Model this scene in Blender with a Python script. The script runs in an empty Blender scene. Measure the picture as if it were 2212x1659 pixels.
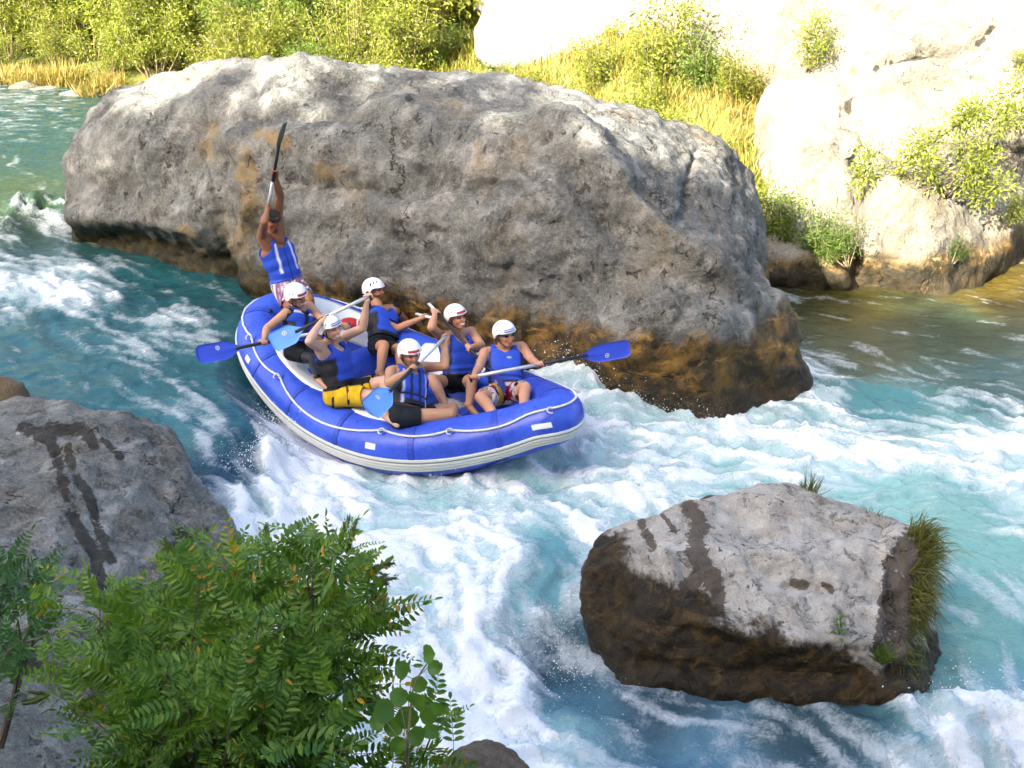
import bpy, bmesh, math, random
import numpy as np
from mathutils import Vector, Matrix

# ------------------------------------------------------------------ camera, sky, sun, exposure
SC = bpy.context.scene
COL = SC.collection
CAM_H = 5.1
PITCH = math.radians(23.0)
FOCAL_PX, CX, CY = 2372.0, 1106.0, 829.5          # photo read at 2212 x 1659

cam_d = bpy.data.cameras.new('camera')
cam_d.sensor_fit = 'HORIZONTAL'
cam_d.sensor_width = 36.0
cam_d.lens = 36.0 * FOCAL_PX / 2212.0
cam_d.clip_start = 0.05
cam_d.clip_end = 600.0
cam = bpy.data.objects.new('camera', cam_d)
COL.objects.link(cam)
cam.location = (0, 0, CAM_H)
cam.rotation_euler = (math.pi / 2 - PITCH, 0, 0)
SC.camera = cam

SUN_EL = math.radians(30.0)
SUN_AZ = math.radians(38.0)                        # light travels towards +x,+y ; angle from +y towards +x
SUN_DIR = Vector((math.sin(SUN_AZ) * math.cos(SUN_EL), math.cos(SUN_AZ) * math.cos(SUN_EL), -math.sin(SUN_EL)))
world = bpy.data.worlds.new('World')
SC.world = world
world.use_nodes = True
wn = world.node_tree
wn.nodes.clear()
w_out = wn.nodes.new('ShaderNodeOutputWorld')
w_bg = wn.nodes.new('ShaderNodeBackground')
w_sky = wn.nodes.new('ShaderNodeTexSky')
w_sky.sky_type = 'NISHITA'
w_sky.sun_disc = False
w_sky.sun_elevation = SUN_EL
w_sky.sun_rotation = math.radians(180.0) + SUN_AZ
w_sky.air_density = 0.8
w_sky.dust_density = 5.0
w_sky.ozone_density = 0.0
w_bg.inputs['Strength'].default_value = 0.15
wn.links.new(w_sky.outputs[0], w_bg.inputs[0])
wn.links.new(w_bg.outputs[0], w_out.inputs[0])
sun_d = bpy.data.lights.new('sun', 'SUN')
sun_d.energy = 5.0
sun_d.angle = math.radians(0.55)
sun_d.color = (1.0, 0.93, 0.80)
sun = bpy.data.objects.new('sun', sun_d)
COL.objects.link(sun)
sun.rotation_euler = SUN_DIR.to_track_quat('-Z', 'Y').to_euler()
SC.view_settings.view_transform = 'Standard'
SC.view_settings.look = 'None'
SC.view_settings.gamma = 1.0
SC.view_settings.use_curve_mapping = False
SC.view_settings.exposure = 2.3
SC.render.engine = 'CYCLES'
SC.cycles.use_adaptive_sampling = True
SC.cycles.adaptive_threshold = 0.03
SC.cycles.adaptive_min_samples = 16
SC.cycles.use_denoising = True
SC.cycles.max_bounces = 6
SC.cycles.diffuse_bounces = 3
SC.cycles.glossy_bounces = 3
SC.cycles.transmission_bounces = 3
SC.cycles.transparent_max_bounces = 6
SC.cycles.caustics_reflective = False
SC.cycles.caustics_refractive = False
SC.cycles.sample_clamp_indirect = 6.0
SC.cycles.time_limit = 600

# ------------------------------------------------------------------ helpers: picture points, noise, meshes
sP, cP = math.sin(PITCH), math.cos(PITCH)

def ray(px, py):
    x = (px - CX) / FOCAL_PX
    u = -(py - CY) / FOCAL_PX
    return np.array([x, u * sP + cP, u * cP - sP])

def at_z(px, py, z):
    r = ray(px, py)
    return np.array([0, 0, CAM_H]) + r * ((z - CAM_H) / r[2])

def at_y(px, py, y):
    r = ray(px, py)
    return np.array([0, 0, CAM_H]) + r * (y / r[1])

def at_d(px, py, d):
    return np.array([0, 0, CAM_H]) + ray(px, py) * d

def to_px(P):
    P = np.asarray(P, float)
    y = P[..., 1]; z = P[..., 2] - CAM_H
    d = y * cP - z * sP
    u = y * sP + z * cP
    return np.stack([CX + FOCAL_PX * P[..., 0] / d, CY - FOCAL_PX * u / d], -1)

_prm = np.random.default_rng(7).permutation(256)
_prm = np.concatenate([_prm, _prm, _prm])
_grd = np.random.default_rng(8).normal(size=(256, 3))
_grd /= np.linalg.norm(_grd, axis=1)[:, None]

def perlin(P):
    P = np.asarray(P, np.float64)
    I = np.floor(P).astype(np.int64)
    Fr = P - I
    I &= 255
    w = Fr * Fr * Fr * (Fr * (Fr * 6 - 15) + 10)
    out = 0.0
    for i in (0, 1):
        wx = w[..., 0] if i else 1 - w[..., 0]
        a = _prm[I[..., 0] + i]
        for j in (0, 1):
            wy = w[..., 1] if j else 1 - w[..., 1]
            b = _prm[a + I[..., 1] + j]
            for k in (0, 1):
                wz = w[..., 2] if k else 1 - w[..., 2]
                g = _grd[_prm[b + I[..., 2] + k]]
                dt = g[..., 0] * (Fr[..., 0] - i) + g[..., 1] * (Fr[..., 1] - j) + g[..., 2] * (Fr[..., 2] - k)
                out = out + wx * wy * wz * dt
    return out * 1.6

def fbm(P, octv=4, gain=0.5, lac=2.03):
    a, s, o = 1.0, 0.0, np.asarray(P, float)
    for i in range(octv):
        s = s + a * perlin(o + 17.3 * i)
        a *= gain
        o = o * lac
    return s

def ridged(P, octv=4, gain=0.5):
    a, s, o = 1.0, 0.0, np.asarray(P, float)
    for i in range(octv):
        s = s + a * (1 - 2 * np.abs(perlin(o + 31.7 * i)))
        a *= gain
        o = o * 2.07
    return s

def sstep(a, b, x):
    t = np.clip((x - a) / (b - a), 0, 1)
    return t * t * (3 - 2 * t)

def np_mesh(name, V, F, smooth=True):
    V = np.asarray(V, np.float32)
    me = bpy.data.meshes.new(name)
    F = np.asarray(F, np.int32)
    n, k = F.shape
    me.vertices.add(len(V))
    me.vertices.foreach_set('co', V.ravel())
    me.loops.add(n * k)
    me.loops.foreach_set('vertex_index', F.ravel())
    me.polygons.add(n)
    me.polygons.foreach_set('loop_start', np.arange(0, n * k, k, dtype=np.int32))
    me.polygons.foreach_set('use_smooth', np.full(n, smooth, bool))
    me.update(calc_edges=True)
    return me

class MB:
    """collects verts and faces of mixed sizes"""
    def __init__(self):
        self.v, self.f, self.m, self.n = [], [], [], 0
    def add(self, V, F, mi=0):
        self.v.append(np.asarray(V, float))
        for q in F:
            self.f.append([i + self.n for i in q]); self.m.append(mi)
        self.n += len(V)
    def mesh(self, name, smooth=True):
        me = bpy.data.meshes.new(name)
        me.from_pydata([tuple(p) for p in np.concatenate(self.v)], [], self.f)
        me.polygons.foreach_set('use_smooth', np.full(len(self.f), smooth, bool))
        me.polygons.foreach_set('material_index', np.array(self.m, np.int32))
        me.update()
        return me

def grid_faces(nu, nv, wrap_u=False, wrap_v=False):
    iu = np.arange(nu if wrap_u else nu - 1)
    iv = np.arange(nv if wrap_v else nv - 1)
    a, b = np.meshgrid(iu, iv, indexing='ij')
    a = a.ravel(); b = b.ravel()
    a1 = (a + 1) % nu; b1 = (b + 1) % nv
    return np.stack([a * nv + b, a1 * nv + b, a1 * nv + b1, a * nv + b1], 1)

def attr_f(me, name, arr):
    a = me.attributes.new(name, 'FLOAT', 'POINT')
    a.data.foreach_set('value', np.asarray(arr, np.float32).ravel())

def attr_c(me, name, arr):
    a = me.attributes.new(name, 'FLOAT_COLOR', 'POINT')
    arr = np.asarray(arr, np.float32)
    if arr.shape[1] == 3:
        arr = np.concatenate([arr, np.ones((len(arr), 1), np.float32)], 1)
    a.data.foreach_set('color', arr.ravel())

def obj(name, me, mats=None, parent=None, label=None, cat=None, group=None, kind=None):
    o = bpy.data.objects.new(name, me)
    COL.objects.link(o)
    if me is not None and mats is not None:
        for m in (mats if isinstance(mats, (list, tuple)) else [mats]):
            me.materials.append(m)
    if parent is not None:
        o.parent = parent
    if label: o['label'] = label
    if cat: o['category'] = cat
    if group: o['group'] = group
    if kind: o['kind'] = kind
    return o

def empty(name, loc, label=None, cat=None, group=None):
    o = obj(name, None, None, None, label, cat, group)
    o.location = loc
    o.empty_display_size = 0.1
    return o

def local(parent, V):
    """world points -> coordinates of an unrotated parent"""
    return np.asarray(V, float) - np.array(parent.location)

def unit(v):
    v = np.asarray(v, float)
    return v / (np.linalg.norm(v) + 1e-12)

def frames(C, closed=False, up=(0, 0, 1)):
    C = np.asarray(C, float)
    T = (np.roll(C, -1, 0) - np.roll(C, 1, 0)) if closed else np.gradient(C, axis=0)
    T /= np.linalg.norm(T, axis=1)[:, None] + 1e-12
    up = np.asarray(up, float)
    S = np.cross(T, up)
    bad = np.linalg.norm(S, axis=1) < 1e-3
    S[bad] = np.cross(T[bad], [1.0, 0.1, 0])
    S /= np.linalg.norm(S, axis=1)[:, None]
    N = np.cross(S, T)
    return T, S, N

def tube(mb, C, R, seg=8, closed=False, mi=0, up=(0, 0, 1), cap=True):
    C = np.asarray(C, float)
    n = len(C)
    R = np.broadcast_to(np.asarray(R, float), (n,))
    T, S, N = frames(C, closed, up)
    a = np.linspace(0, 2 * np.pi, seg, endpoint=False)
    V = C[:, None] + R[:, None, None] * (np.cos(a)[None, :, None] * S[:, None] + np.sin(a)[None, :, None] * N[:, None])
    V = V.reshape(-1, 3)
    F = grid_faces(n, seg, closed, True).tolist()
    if cap and not closed:
        F.append(list(range(seg))); F.append(list(range((n - 1) * seg, n * seg))[::-1])
    mb.add(V, F, mi)

def smooth_path(P, n):
    """Catmull-Rom through points"""
    P = np.asarray(P, float)
    Q = np.concatenate([[2 * P[0] - P[1]], P, [2 * P[-1] - P[-2]]])
    t = np.linspace(0, len(P) - 1 - 1e-6, n)
    i = t.astype(int); f = (t - i)[:, None]
    a, b, c, d = Q[i], Q[i + 1], Q[i + 2], Q[i + 3]
    return 0.5 * ((2 * b) + (-a + c) * f + (2 * a - 5 * b + 4 * c - d) * f ** 2 + (-a + 3 * b - 3 * c + d) * f ** 3)

def ellip(mb, c, r, M=None, nu=12, nv=8, mi=0):
    th = np.linspace(0, np.pi, nv + 1)[1:-1]
    ph = np.linspace(0, 2 * np.pi, nu, endpoint=False)
    V = [[0, 0, 1]] + [[math.sin(t) * math.cos(p), math.sin(t) * math.sin(p), math.cos(t)] for t in th for p in ph] + [[0, 0, -1]]
    V = np.array(V) * np.asarray(r)
    if M is not None:
        V = V @ np.asarray(M).T
    V = V + np.asarray(c)
    F = [[0, 1 + i, 1 + (i + 1) % nu] for i in range(nu)]
    for j in range(len(th) - 1):
        for i in range(nu):
            a = 1 + j * nu
            F.append([a + i, a + nu + i, a + nu + (i + 1) % nu, a + (i + 1) % nu])
    a = 1 + (len(th) - 1) * nu
    F += [[a + (i + 1) % nu, a + i, len(V) - 1] for i in range(nu)]
    mb.add(V, F, mi)

def evaluated(o):
    dg = bpy.context.evaluated_depsgraph_get()
    ev = o.evaluated_get(dg)
    return bpy.data.meshes.new_from_object(ev)

def remeshed(me, voxel, smooth_it=0, smooth_f=0.5):
    """voxel-remesh a mesh of overlapping closed shells into one skin; returns verts, faces(quads/tris)"""
    t = bpy.data.objects.new('tmp', me)
    COL.objects.link(t)
    m = t.modifiers.new('r', 'REMESH'); m.mode = 'VOXEL'; m.voxel_size = voxel; m.adaptivity = 0
    if smooth_it:
        s = t.modifiers.new('s', 'SMOOTH'); s.factor = smooth_f; s.iterations = smooth_it
    bpy.context.view_layer.update()
    r = evaluated(t)
    bpy.data.objects.remove(t)
    bpy.data.meshes.remove(me)
    return r

def verts_of(me):
    V = np.empty(len(me.vertices) * 3, np.float32)
    me.vertices.foreach_get('co', V)
    return V.reshape(-1, 3).astype(float)

def normals_of(me):
    V = np.empty(len(me.vertices) * 3, np.float32)
    me.vertex_normals.foreach_get('vector', V)
    return V.reshape(-1, 3).astype(float)

def set_verts(me, V):
    me.vertices.foreach_set('co', np.asarray(V, np.float32).ravel())
    me.update()

def shade_smooth(me):
    me.polygons.foreach_set('use_smooth', np.ones(len(me.polygons), bool))

# ------------------------------------------------------------------ node materials
class NT:
    def __init__(self, name):
        self.mat = bpy.data.materials.new(name)
        self.mat.use_nodes = True
        self.t = self.mat.node_tree
        self.t.nodes.clear()
        self.out = self.t.nodes.new('ShaderNodeOutputMaterial')
    def n(self, typ, ins=None, **kw):
        nd = self.t.nodes.new(typ)
        for k, v in kw.items():
            setattr(nd, k, v)
        for k, v in (ins or {}).items():
            s = nd.inputs[k]
            if hasattr(v, 'is_output'):
                self.t.links.new(v, s)
            elif isinstance(v, (tuple, list)) and s.type == 'RGBA':
                s.default_value = tuple(v) + ((1.0,) if len(v) == 3 else ())
            else:
                s.default_value = v
        return nd
    def math(self, op, a, b=0.0, clamp=False):
        return self.n('ShaderNodeMath', {0: a, 1: b}, operation=op, use_clamp=clamp).outputs[0]
    def vmul(self, v, s):
        return self.n('ShaderNodeVectorMath', {0: v, 1: s}, operation='MULTIPLY').outputs[0]
    def vadd(self, v, s):
        return self.n('ShaderNodeVectorMath', {0: v, 1: s}, operation='ADD').outputs[0]
    def pos(self):
        return self.n('ShaderNodeNewGeometry').outputs['Position']
    def obj(self):
        return self.n('ShaderNodeTexCoord').outputs['Object']
    def noise(self, vec, scale, detail=4, rough=0.55, dist=0.0):
        return self.n('ShaderNodeTexNoise', {'Vector': vec, 'Scale': scale, 'Detail': detail, 'Roughness': rough, 'Distortion': dist}).outputs[0]
    def voro(self, vec, scale, feature='F1', rand=1.0):
        return self.n('ShaderNodeTexVoronoi', {'Vector': vec, 'Scale': scale, 'Randomness': rand}, feature=feature).outputs['Distance']
    def step(self, x, a, b):
        return self.n('ShaderNodeMapRange', {0: x, 1: a, 2: b, 3: 0.0, 4: 1.0}, interpolation_type='SMOOTHSTEP').outputs[0]
    def mix(self, f, a, b, blend='MIX'):
        nd = self.n('ShaderNodeMix', None, data_type='RGBA', blend_type=blend)
        for i, v in ((0, f), (6, a), (7, b)):
            s = nd.inputs[i]
            if hasattr(v, 'is_output'):
                self.t.links.new(v, s)
            elif isinstance(v, (tuple, list)):
                s.default_value = tuple(v) + ((1.0,) if len(v) == 3 else ())
            else:
                s.default_value = v
        return nd.outputs[2]
    def attr(self, name, out='Fac'):
        return self.n('ShaderNodeAttribute', None, attribute_name=name).outputs[out]
    def bump(self, h, strength=0.5, dist=0.02, normal=None):
        d = {'Height': h, 'Strength': strength, 'Distance': dist}
        if normal is not None:
            d['Normal'] = normal
        return self.n('ShaderNodeBump', d).outputs[0]
    def bsdf(self, **kw):
        names = {'color': 'Base Color', 'rough': 'Roughness', 'spec': 'Specular IOR Level', 'normal': 'Normal', 'ior': 'IOR',
                 'metal': 'Metallic', 'sss': 'Subsurface Weight', 'sssr': 'Subsurface Radius', 'ssss': 'Subsurface Scale', 'trans': 'Transmission Weight',
                 'coat': 'Coat Weight', 'alpha': 'Alpha', 'sheen': 'Sheen Weight'}
        b = self.n('ShaderNodeBsdfPrincipled', {names[k]: v for k, v in kw.items()})
        return b.outputs[0]
    def done(self, sh):
        self.t.links.new(sh, self.out.inputs[0])
        return self.mat

def plain(name, color, rough=0.5, var=0.12, scale=14.0, bump=0.0, bscale=60.0, spec=0.4, metal=0.0):
    m = NT(name)
    p = m.obj()
    n1 = m.noise(p, scale, 4)
    lo = tuple(c * (1 - var) for c in color); hi = tuple(min(1, c * (1 + var)) for c in color)
    c = m.mix(n1, lo, hi)
    kw = dict(color=c, rough=rough, spec=spec, metal=metal)
    if bump:
        kw['normal'] = m.bump(m.noise(p, bscale, 3), bump, 0.01)
    return m.done(m.bsdf(**kw))

def leaf_mat(name, color, color2, trans=0.35, rough=0.45):
    m = NT(name)
    r = m.n('ShaderNodeObjectInfo').outputs['Random']
    geo = m.n('ShaderNodeNewGeometry')
    ri = geo.outputs['Random Per Island']
    n1 = m.noise(geo.outputs['Position'], 0.9, 3)
    k = m.math('ADD', m.math('MULTIPLY', ri, 0.7), m.math('MULTIPLY', n1, 0.5), True)
    c = m.mix(k, color, color2)
    b = m.bsdf(color=c, rough=rough, spec=0.35)
    tr = m.n('ShaderNodeBsdfTranslucent', {'Color': m.mix(0.5, c, (0.35, 0.42, 0.04))}).outputs[0]
    mx = m.n('ShaderNodeMixShader', {0: trans, 1: b, 2: tr}).outputs[0]
    return m.done(mx)

# ------------------------------------------------------------------ rock builder
def hull_mesh(hulls):
    me = bpy.data.meshes.new('hull')
    bm = bmesh.new()
    for pts in hulls:
        b2 = bmesh.new()
        for p in pts:
            b2.verts.new(tuple(p))
        r = bmesh.ops.convex_hull(b2, input=b2.verts)
        junk = [g for g in r['geom_interior'] if isinstance(g, bmesh.types.BMVert)]
        bmesh.ops.delete(b2, geom=junk, context='VERTS')
        tmp = bpy.data.meshes.new('h'); b2.to_mesh(tmp); b2.free()
        bm.from_mesh(tmp); bpy.data.meshes.remove(tmp)
    bm.to_mesh(me); bm.free()
    return me

def rock_mesh(hulls, voxel, smooth_it, big=(0.12, 0.7), mid=(0.05, 2.2), fine=(0.014, 8.0), seed=0.0, strata=0.0, pits=0.0, coarse=None, sculpt=(), scallop=0.0):
    me = hull_mesh(hulls)
    if coarse:
        me = remeshed(me, coarse, smooth_it, 0.5)
        me = remeshed(me, voxel, 4, 0.5)
    else:
        me = remeshed(me, voxel, smooth_it, 0.5)
    V = verts_of(me); N = normals_of(me)
    if sculpt:
        see = np.clip(-(N * (V - [0, 0, CAM_H])).sum(1) / np.linalg.norm(V - [0, 0, CAM_H], axis=1) * 2.5, 0, 1)
        px = to_px(V); g = np.zeros(len(V))
        for sp in sculpt:
            if len(sp) == 5:
                a, b, rx, ry, h = sp
                g += h * np.exp(-((px[:, 0] - a) / rx) ** 2 - ((px[:, 1] - b) / ry) ** 2)
            else:
                line, w, h = sp
                g += h * np.exp(-(line_dist(px, line) / w) ** 2)
        V = V + N * (g * see)[:, None]
        set_verts(me, V); N = normals_of(me)
    q = V + seed
    d = big[0] * fbm(q * big[1], 2)
    d += mid[0] * ridged(q * mid[1] + 0.4 * fbm(q * 1.1, 2)[:, None], 3, 0.5) * 0.6
    d += fine[0] * fbm(q * fine[1], 3, 0.6)
    if scallop:
        wq = q + 0.25 * np.stack([fbm(q * 0.9 + 5, 2), fbm(q * 0.9 + 15, 2), fbm(q * 0.9 + 25, 2)], 1)
        d += scallop * (np.abs(perlin(wq * 1.15)) * 1.3 - 0.35) + scallop * 0.5 * (np.abs(perlin(wq * 2.9)) * 1.3 - 0.35) + scallop * 0.22 * (np.abs(perlin(wq * 7.0)) * 1.3 - 0.35)
    if strata:
        h = V[:, 2] * 2.1 + V[:, 0] * 0.25 + 0.8 * fbm(q * 0.6, 2)
        d += strata * (np.abs((h % 1.0) - 0.5) * 2 - 0.5) * sstep(-0.4, 0.5, fbm(q * 0.5 + 9, 2))
    if pits:
        pn = perlin(q * 5.5) + 0.5 * perlin(q * 11)
        d -= pits * sstep(0.62, 0.85, pn)
    set_verts(me, V + N * d[:, None])
    shade_smooth(me)
    return me

def line_dist(px, line):
    d = np.full(len(px), 1e9)
    L = np.asarray(line, float)
    for a, b in zip(L[:-1], L[1:]):
        ab = b - a; t = np.clip(((px - a) @ ab) / (ab @ ab + 1e-9), 0, 1)
        d = np.minimum(d, np.linalg.norm(px - a - t[:, None] * ab, axis=1))
    return d

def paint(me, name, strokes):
    """stains and dark crack lines read off the photo, kept on the stone itself"""
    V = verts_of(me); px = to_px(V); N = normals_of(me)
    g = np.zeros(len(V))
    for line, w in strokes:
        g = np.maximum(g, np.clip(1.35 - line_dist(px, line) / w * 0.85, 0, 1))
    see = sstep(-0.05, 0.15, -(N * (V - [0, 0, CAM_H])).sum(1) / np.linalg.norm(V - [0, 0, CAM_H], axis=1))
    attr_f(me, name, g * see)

def rock_mat(name, gray=(0.26, 0.255, 0.235), pale=(0.46, 0.44, 0.39), dark=(0.09, 0.085, 0.07), wet_z=0.7, wet_amp=0.55, wet=True,
             ochre=0.5, scale=1.0, wet_a=(0.17, 0.095, 0.02), wet_b=(0.03, 0.024, 0.012), stain=0.5, pitk=1.0, bump=0.7, streak=0.0, slope=(0, 0), stain_c=(0.035, 0.03, 0.022), stain_n=1.5, stain_t=0.45, stain_w=0.14, stain_k=0.88, brown=0.0, crack=0.0, lichen=0.0, algae_shade=False, wet_soft=0.10):
    m = NT(name)
    P = m.pos()
    sep = m.n('ShaderNodeSeparateXYZ', {0: P})
    x, y, z = sep.outputs[0], sep.outputs[1], sep.outputs[2]
    warp = m.n('ShaderNodeTexNoise', {'Vector': P, 'Scale': 1.3 * scale, 'Detail': 3.0}).outputs['Color']
    Pw = m.vadd(P, m.vmul(m.vadd(warp, (-0.5, -0.5, -0.5)), (0.38, 0.38, 0.38)))
    n_big = m.noise(P, 0.55 * scale, 3)
    n_mid = m.noise(Pw, 2.1 * scale, 8, 0.68)
    n_fin = m.noise(P, 26.0 * scale, 5, 0.7)
    n_spk = m.noise(P, 70.0 * scale, 2, 0.6)
    c = m.mix(m.step(n_big, 0.35, 0.68), gray, tuple(g * 0.72 for g in gray))
    c = m.mix(m.step(n_mid, 0.46, 0.72), c, pale)
    c = m.mix(m.math('MULTIPLY', m.step(n_mid, 0.47, 0.30), 0.75), c, dark)
    if brown:
        bn = m.noise(m.vadd(Pw, (7.1, 3.3, 1.7)), 1.25 * scale, 7, 0.7)
        c = m.mix(m.math('MULTIPLY', m.step(bn, 0.50, 0.66), brown), c, (0.125, 0.098, 0.062))
        c = m.mix(m.math('MULTIPLY', m.step(m.noise(m.vadd(Pw, (2.1, 9.3, 4.7)), 3.0 * scale, 7, 0.72), 0.54, 0.64), 0.8), c, (0.05, 0.045, 0.036))
        c = m.mix(m.math('MULTIPLY', m.step(m.noise(m.vadd(Pw, (5.1, 2.3, 8.7)), 1.9 * scale, 8, 0.7), 0.56, 0.70), 0.75), c, (0.34, 0.325, 0.29))
    oc = m.math('MULTIPLY', m.step(m.noise(m.vmul(Pw, (1, 1, 0.45)), 0.9 * scale, 4), 0.55, 0.72), ochre)
    c = m.mix(oc, c, (0.33, 0.235, 0.10))
    st = m.step(m.noise(m.vmul(Pw, (1.6, 1.6, 0.4)), 1.0 * scale, 6, 0.6), 0.56, 0.66)
    c = m.mix(m.math('MULTIPLY', st, stain), c, dark)
    c = m.mix(m.math('MULTIPLY', m.step(n_fin, 0.42, 0.75), 0.35), c, tuple(min(1, p * 1.25) for p in pale))
    c = m.mix(m.math('MULTIPLY', m.step(n_spk, 0.5, 0.30), 0.6), c, tuple(g * 0.35 for g in gray))
    pn1 = m.noise(m.vmul(Pw, (1, 1, 0.75)), 8.5 * scale, 2, 0.5, 0.6)
    pit_m = m.math('MULTIPLY', m.step(pn1, 0.655, 0.70), m.step(m.noise(P, 1.1 * scale, 4, 0.6), 0.46, 0.56))
    pn2 = m.noise(m.vmul(Pw, (1, 1, 0.6)), 19.0 * scale, 2, 0.5, 0.8)
    pit2 = m.math('MULTIPLY', m.step(pn2, 0.65, 0.70), m.step(m.noise(P, 1.6 * scale, 4, 0.6), 0.50, 0.60))
    pit_m = m.math('MULTIPLY', m.math('MAXIMUM', pit_m, pit2), pitk, True)
    c = m.mix(m.math('MULTIPLY', pit_m, 0.8), c, (0.035, 0.03, 0.024))
    nst = m.math('MULTIPLY', m.math('SUBTRACT', m.noise(Pw, 3.2 * scale, 8, 0.72), 0.5), stain_n)
    c = m.mix(m.math('MULTIPLY', m.step(m.math('ADD', m.attr('ochre'), nst), 0.45, 1.3), 0.75), c, (0.24, 0.16, 0.06))
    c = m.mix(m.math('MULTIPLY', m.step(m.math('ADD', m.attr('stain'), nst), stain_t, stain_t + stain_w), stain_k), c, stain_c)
    if lichen:
        lv = m.n('ShaderNodeTexVoronoi', {'Vector': m.vadd(P, m.vmul(warp, (0.1, 0.1, 0.1))), 'Scale': 7.0})
        ls = m.math('MULTIPLY', m.step(lv.outputs['Distance'], 0.17, 0.11), m.step(m.noise(P, 1.4, 3), 0.55, 0.62))
        c = m.mix(m.math('MULTIPLY', ls, 0.8 * lichen), c, (0.52, 0.51, 0.47))
    if crack:
        wk = m.n('ShaderNodeTexNoise', {'Vector': P, 'Scale': 2.2, 'Detail': 5.0, 'Roughness': 0.65}).outputs['Color']
        Pk = m.vmul(m.vadd(P, m.vmul(m.vadd(wk, (-0.5, -0.5, -0.5)), (0.9, 0.9, 0.9))), (0.55, 0.55, 1.0))
        ed = m.n('ShaderNodeTexVoronoi', {'Vector': Pk, 'Scale': crack}, feature='DISTANCE_TO_EDGE').outputs['Distance']
        ck = m.math('MULTIPLY', m.step(ed, 0.0065, 0.001), m.step(m.noise(P, 0.9, 3), 0.47, 0.58))
        c = m.mix(m.math('MULTIPLY', ck, 0.85), c, (0.03, 0.027, 0.02))
        pit_m = m.math('MAXIMUM', pit_m, ck)
    rough = 0.82
    if wet:
        nz = m.noise(m.vmul(Pw, (1, 1, 0.35)), 1.5 * scale, 6, 0.65)
        zz = m.math('ADD', z, m.math('ADD', m.math('MULTIPLY', x, slope[0]), m.math('MULTIPLY', y, slope[1])))
        lvl = m.math('ADD', zz, m.math('MULTIPLY', m.math('SUBTRACT', nz, 0.5), -2.0 * wet_amp))
        wm = m.step(lvl, wet_z + wet_soft, wet_z - wet_soft * 1.3)
        wv = m.noise(Pw, 4.0 * scale, 6, 0.7)
        wc = m.mix(m.step(wv, 0.40, 0.62), wet_b, wet_a)
        wc = m.mix(m.math('MULTIPLY', m.step(m.noise(m.vmul(Pw, (0.6, 0.6, 3.2)), 4.5 * scale, 6, 0.68), 0.52, 0.66), 0.75), wc, tuple(min(1, a * 2.1) for a in wet_a))
        wc = m.mix(m.math('MULTIPLY', m.step(m.noise(m.vmul(Pw, (1, 1, 0.5)), 2.2 * scale, 6, 0.7), 0.52, 0.62), 0.85), wc, wet_b)
        blk = m.step(m.math('ADD', zz, m.math('MULTIPLY', m.math('SUBTRACT', wv, 0.5), 0.6)), wet_z * 0.62, wet_z * 0.2)
        wc = m.mix(m.math('MULTIPLY', blk, 0.8), wc, (0.02, 0.017, 0.010))
        if algae_shade:  # olive-black upstream end of the wet band, the undercut's shade painted in
            wc = m.mix(m.math('MULTIPLY', m.step(x, -1.6, -3.4), 0.85), wc, m.mix(m.step(wv, 0.45, 0.65), (0.014, 0.013, 0.006), (0.05, 0.045, 0.012)))
        c = m.mix(wm, c, wc)
        rough = m.n('ShaderNodeMapRange', {0: wm, 1: 0.0, 2: 1.0, 3: 0.85, 4: 0.42}).outputs[0]
    n_cr = m.noise(m.vmul(Pw, (1, 1, 0.8)), 9.0 * scale, 6, 0.66, 0.15)
    h = m.math('ADD', m.math('MULTIPLY', n_mid, 0.7), m.math('ADD', m.math('MULTIPLY', n_fin, 0.22), m.math('MULTIPLY', n_cr, 0.45)))
    h = m.math('SUBTRACT', h, m.math('MULTIPLY', pit_m, 0.35))
    nb = m.bump(h, bump, 0.09 / scale)
    nb = m.bump(n_spk, 0.35, 0.008, nb)
    return m.done(m.bsdf(color=c, rough=rough, spec=0.25, normal=nb))

def drop_line(P):
    """how far down the chute (0 upstream, 1 in the pool)"""
    w = 0.12 * perlin(np.stack([P[..., 0] * 0, P[..., 1] * 1.3, P[..., 1] * 0 + 4.2], -1))
    return sstep(-2.72, -1.95, P[..., 0] + w - 0.04 * (P[..., 1] - 10))

def river_level(x, y):
    P = np.stack([x, y], -1)
    s = drop_line(P)
    up = 0.46 + 0.012 * np.clip(y - 10, 0, 30) + 0.02 * np.clip(-3 - x, 0, 12)
    side = sstep(0.5, 3.0, x - 0.0 * y) * 0
    down = 0.02 - 0.05 * np.clip(x - 0.5, 0, 6) - 0.07 * np.clip(7.2 - y, 0, 3)
    return up * (1 - s) + down * s + side

# ------------------------------------------------------------------ the river
RAFT_L, RAFT_W, RAFT_E, KB, KS, BEND = 4.149, 1.643, 2.183, 0.213, 0.208, 0.164
RAFT_O = at_d(855.8, 865.7, 12.023)
TUBE_R = 0.285
def _rot(yaw, pit, rol):
    c, s = math.cos, math.sin
    Rz = np.array([[c(yaw), -s(yaw), 0], [s(yaw), c(yaw), 0], [0, 0, 1]])
    Ry = np.array([[c(pit), 0, s(pit)], [0, 1, 0], [-s(pit), 0, c(pit)]])
    Rx = np.array([[1, 0, 0], [0, c(rol), -s(rol)], [0, s(rol), c(rol)]])
    return Rz @ Ry @ Rx
RAFT_R = _rot(-0.737, 0.109, 0.033)
def raft_z(x):
    x = np.asarray(x, float)
    return KB * np.maximum(0, x - 0.9) ** 2 + KS * np.maximum(0, -x - 0.9) ** 2 + BEND * np.maximum(0, x)
RAFT_PX = [(1215, 893), (1186, 876), (1100, 858), (985, 806), (860, 757), (740, 708), (680, 685), (612, 672), (568, 694), (560, 735), (577, 782), (625, 845), (676, 893), (740, 934), (800, 955), (862, 968), (957, 969), (1075, 945), (1150, 921), (1204, 905)]
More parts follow.
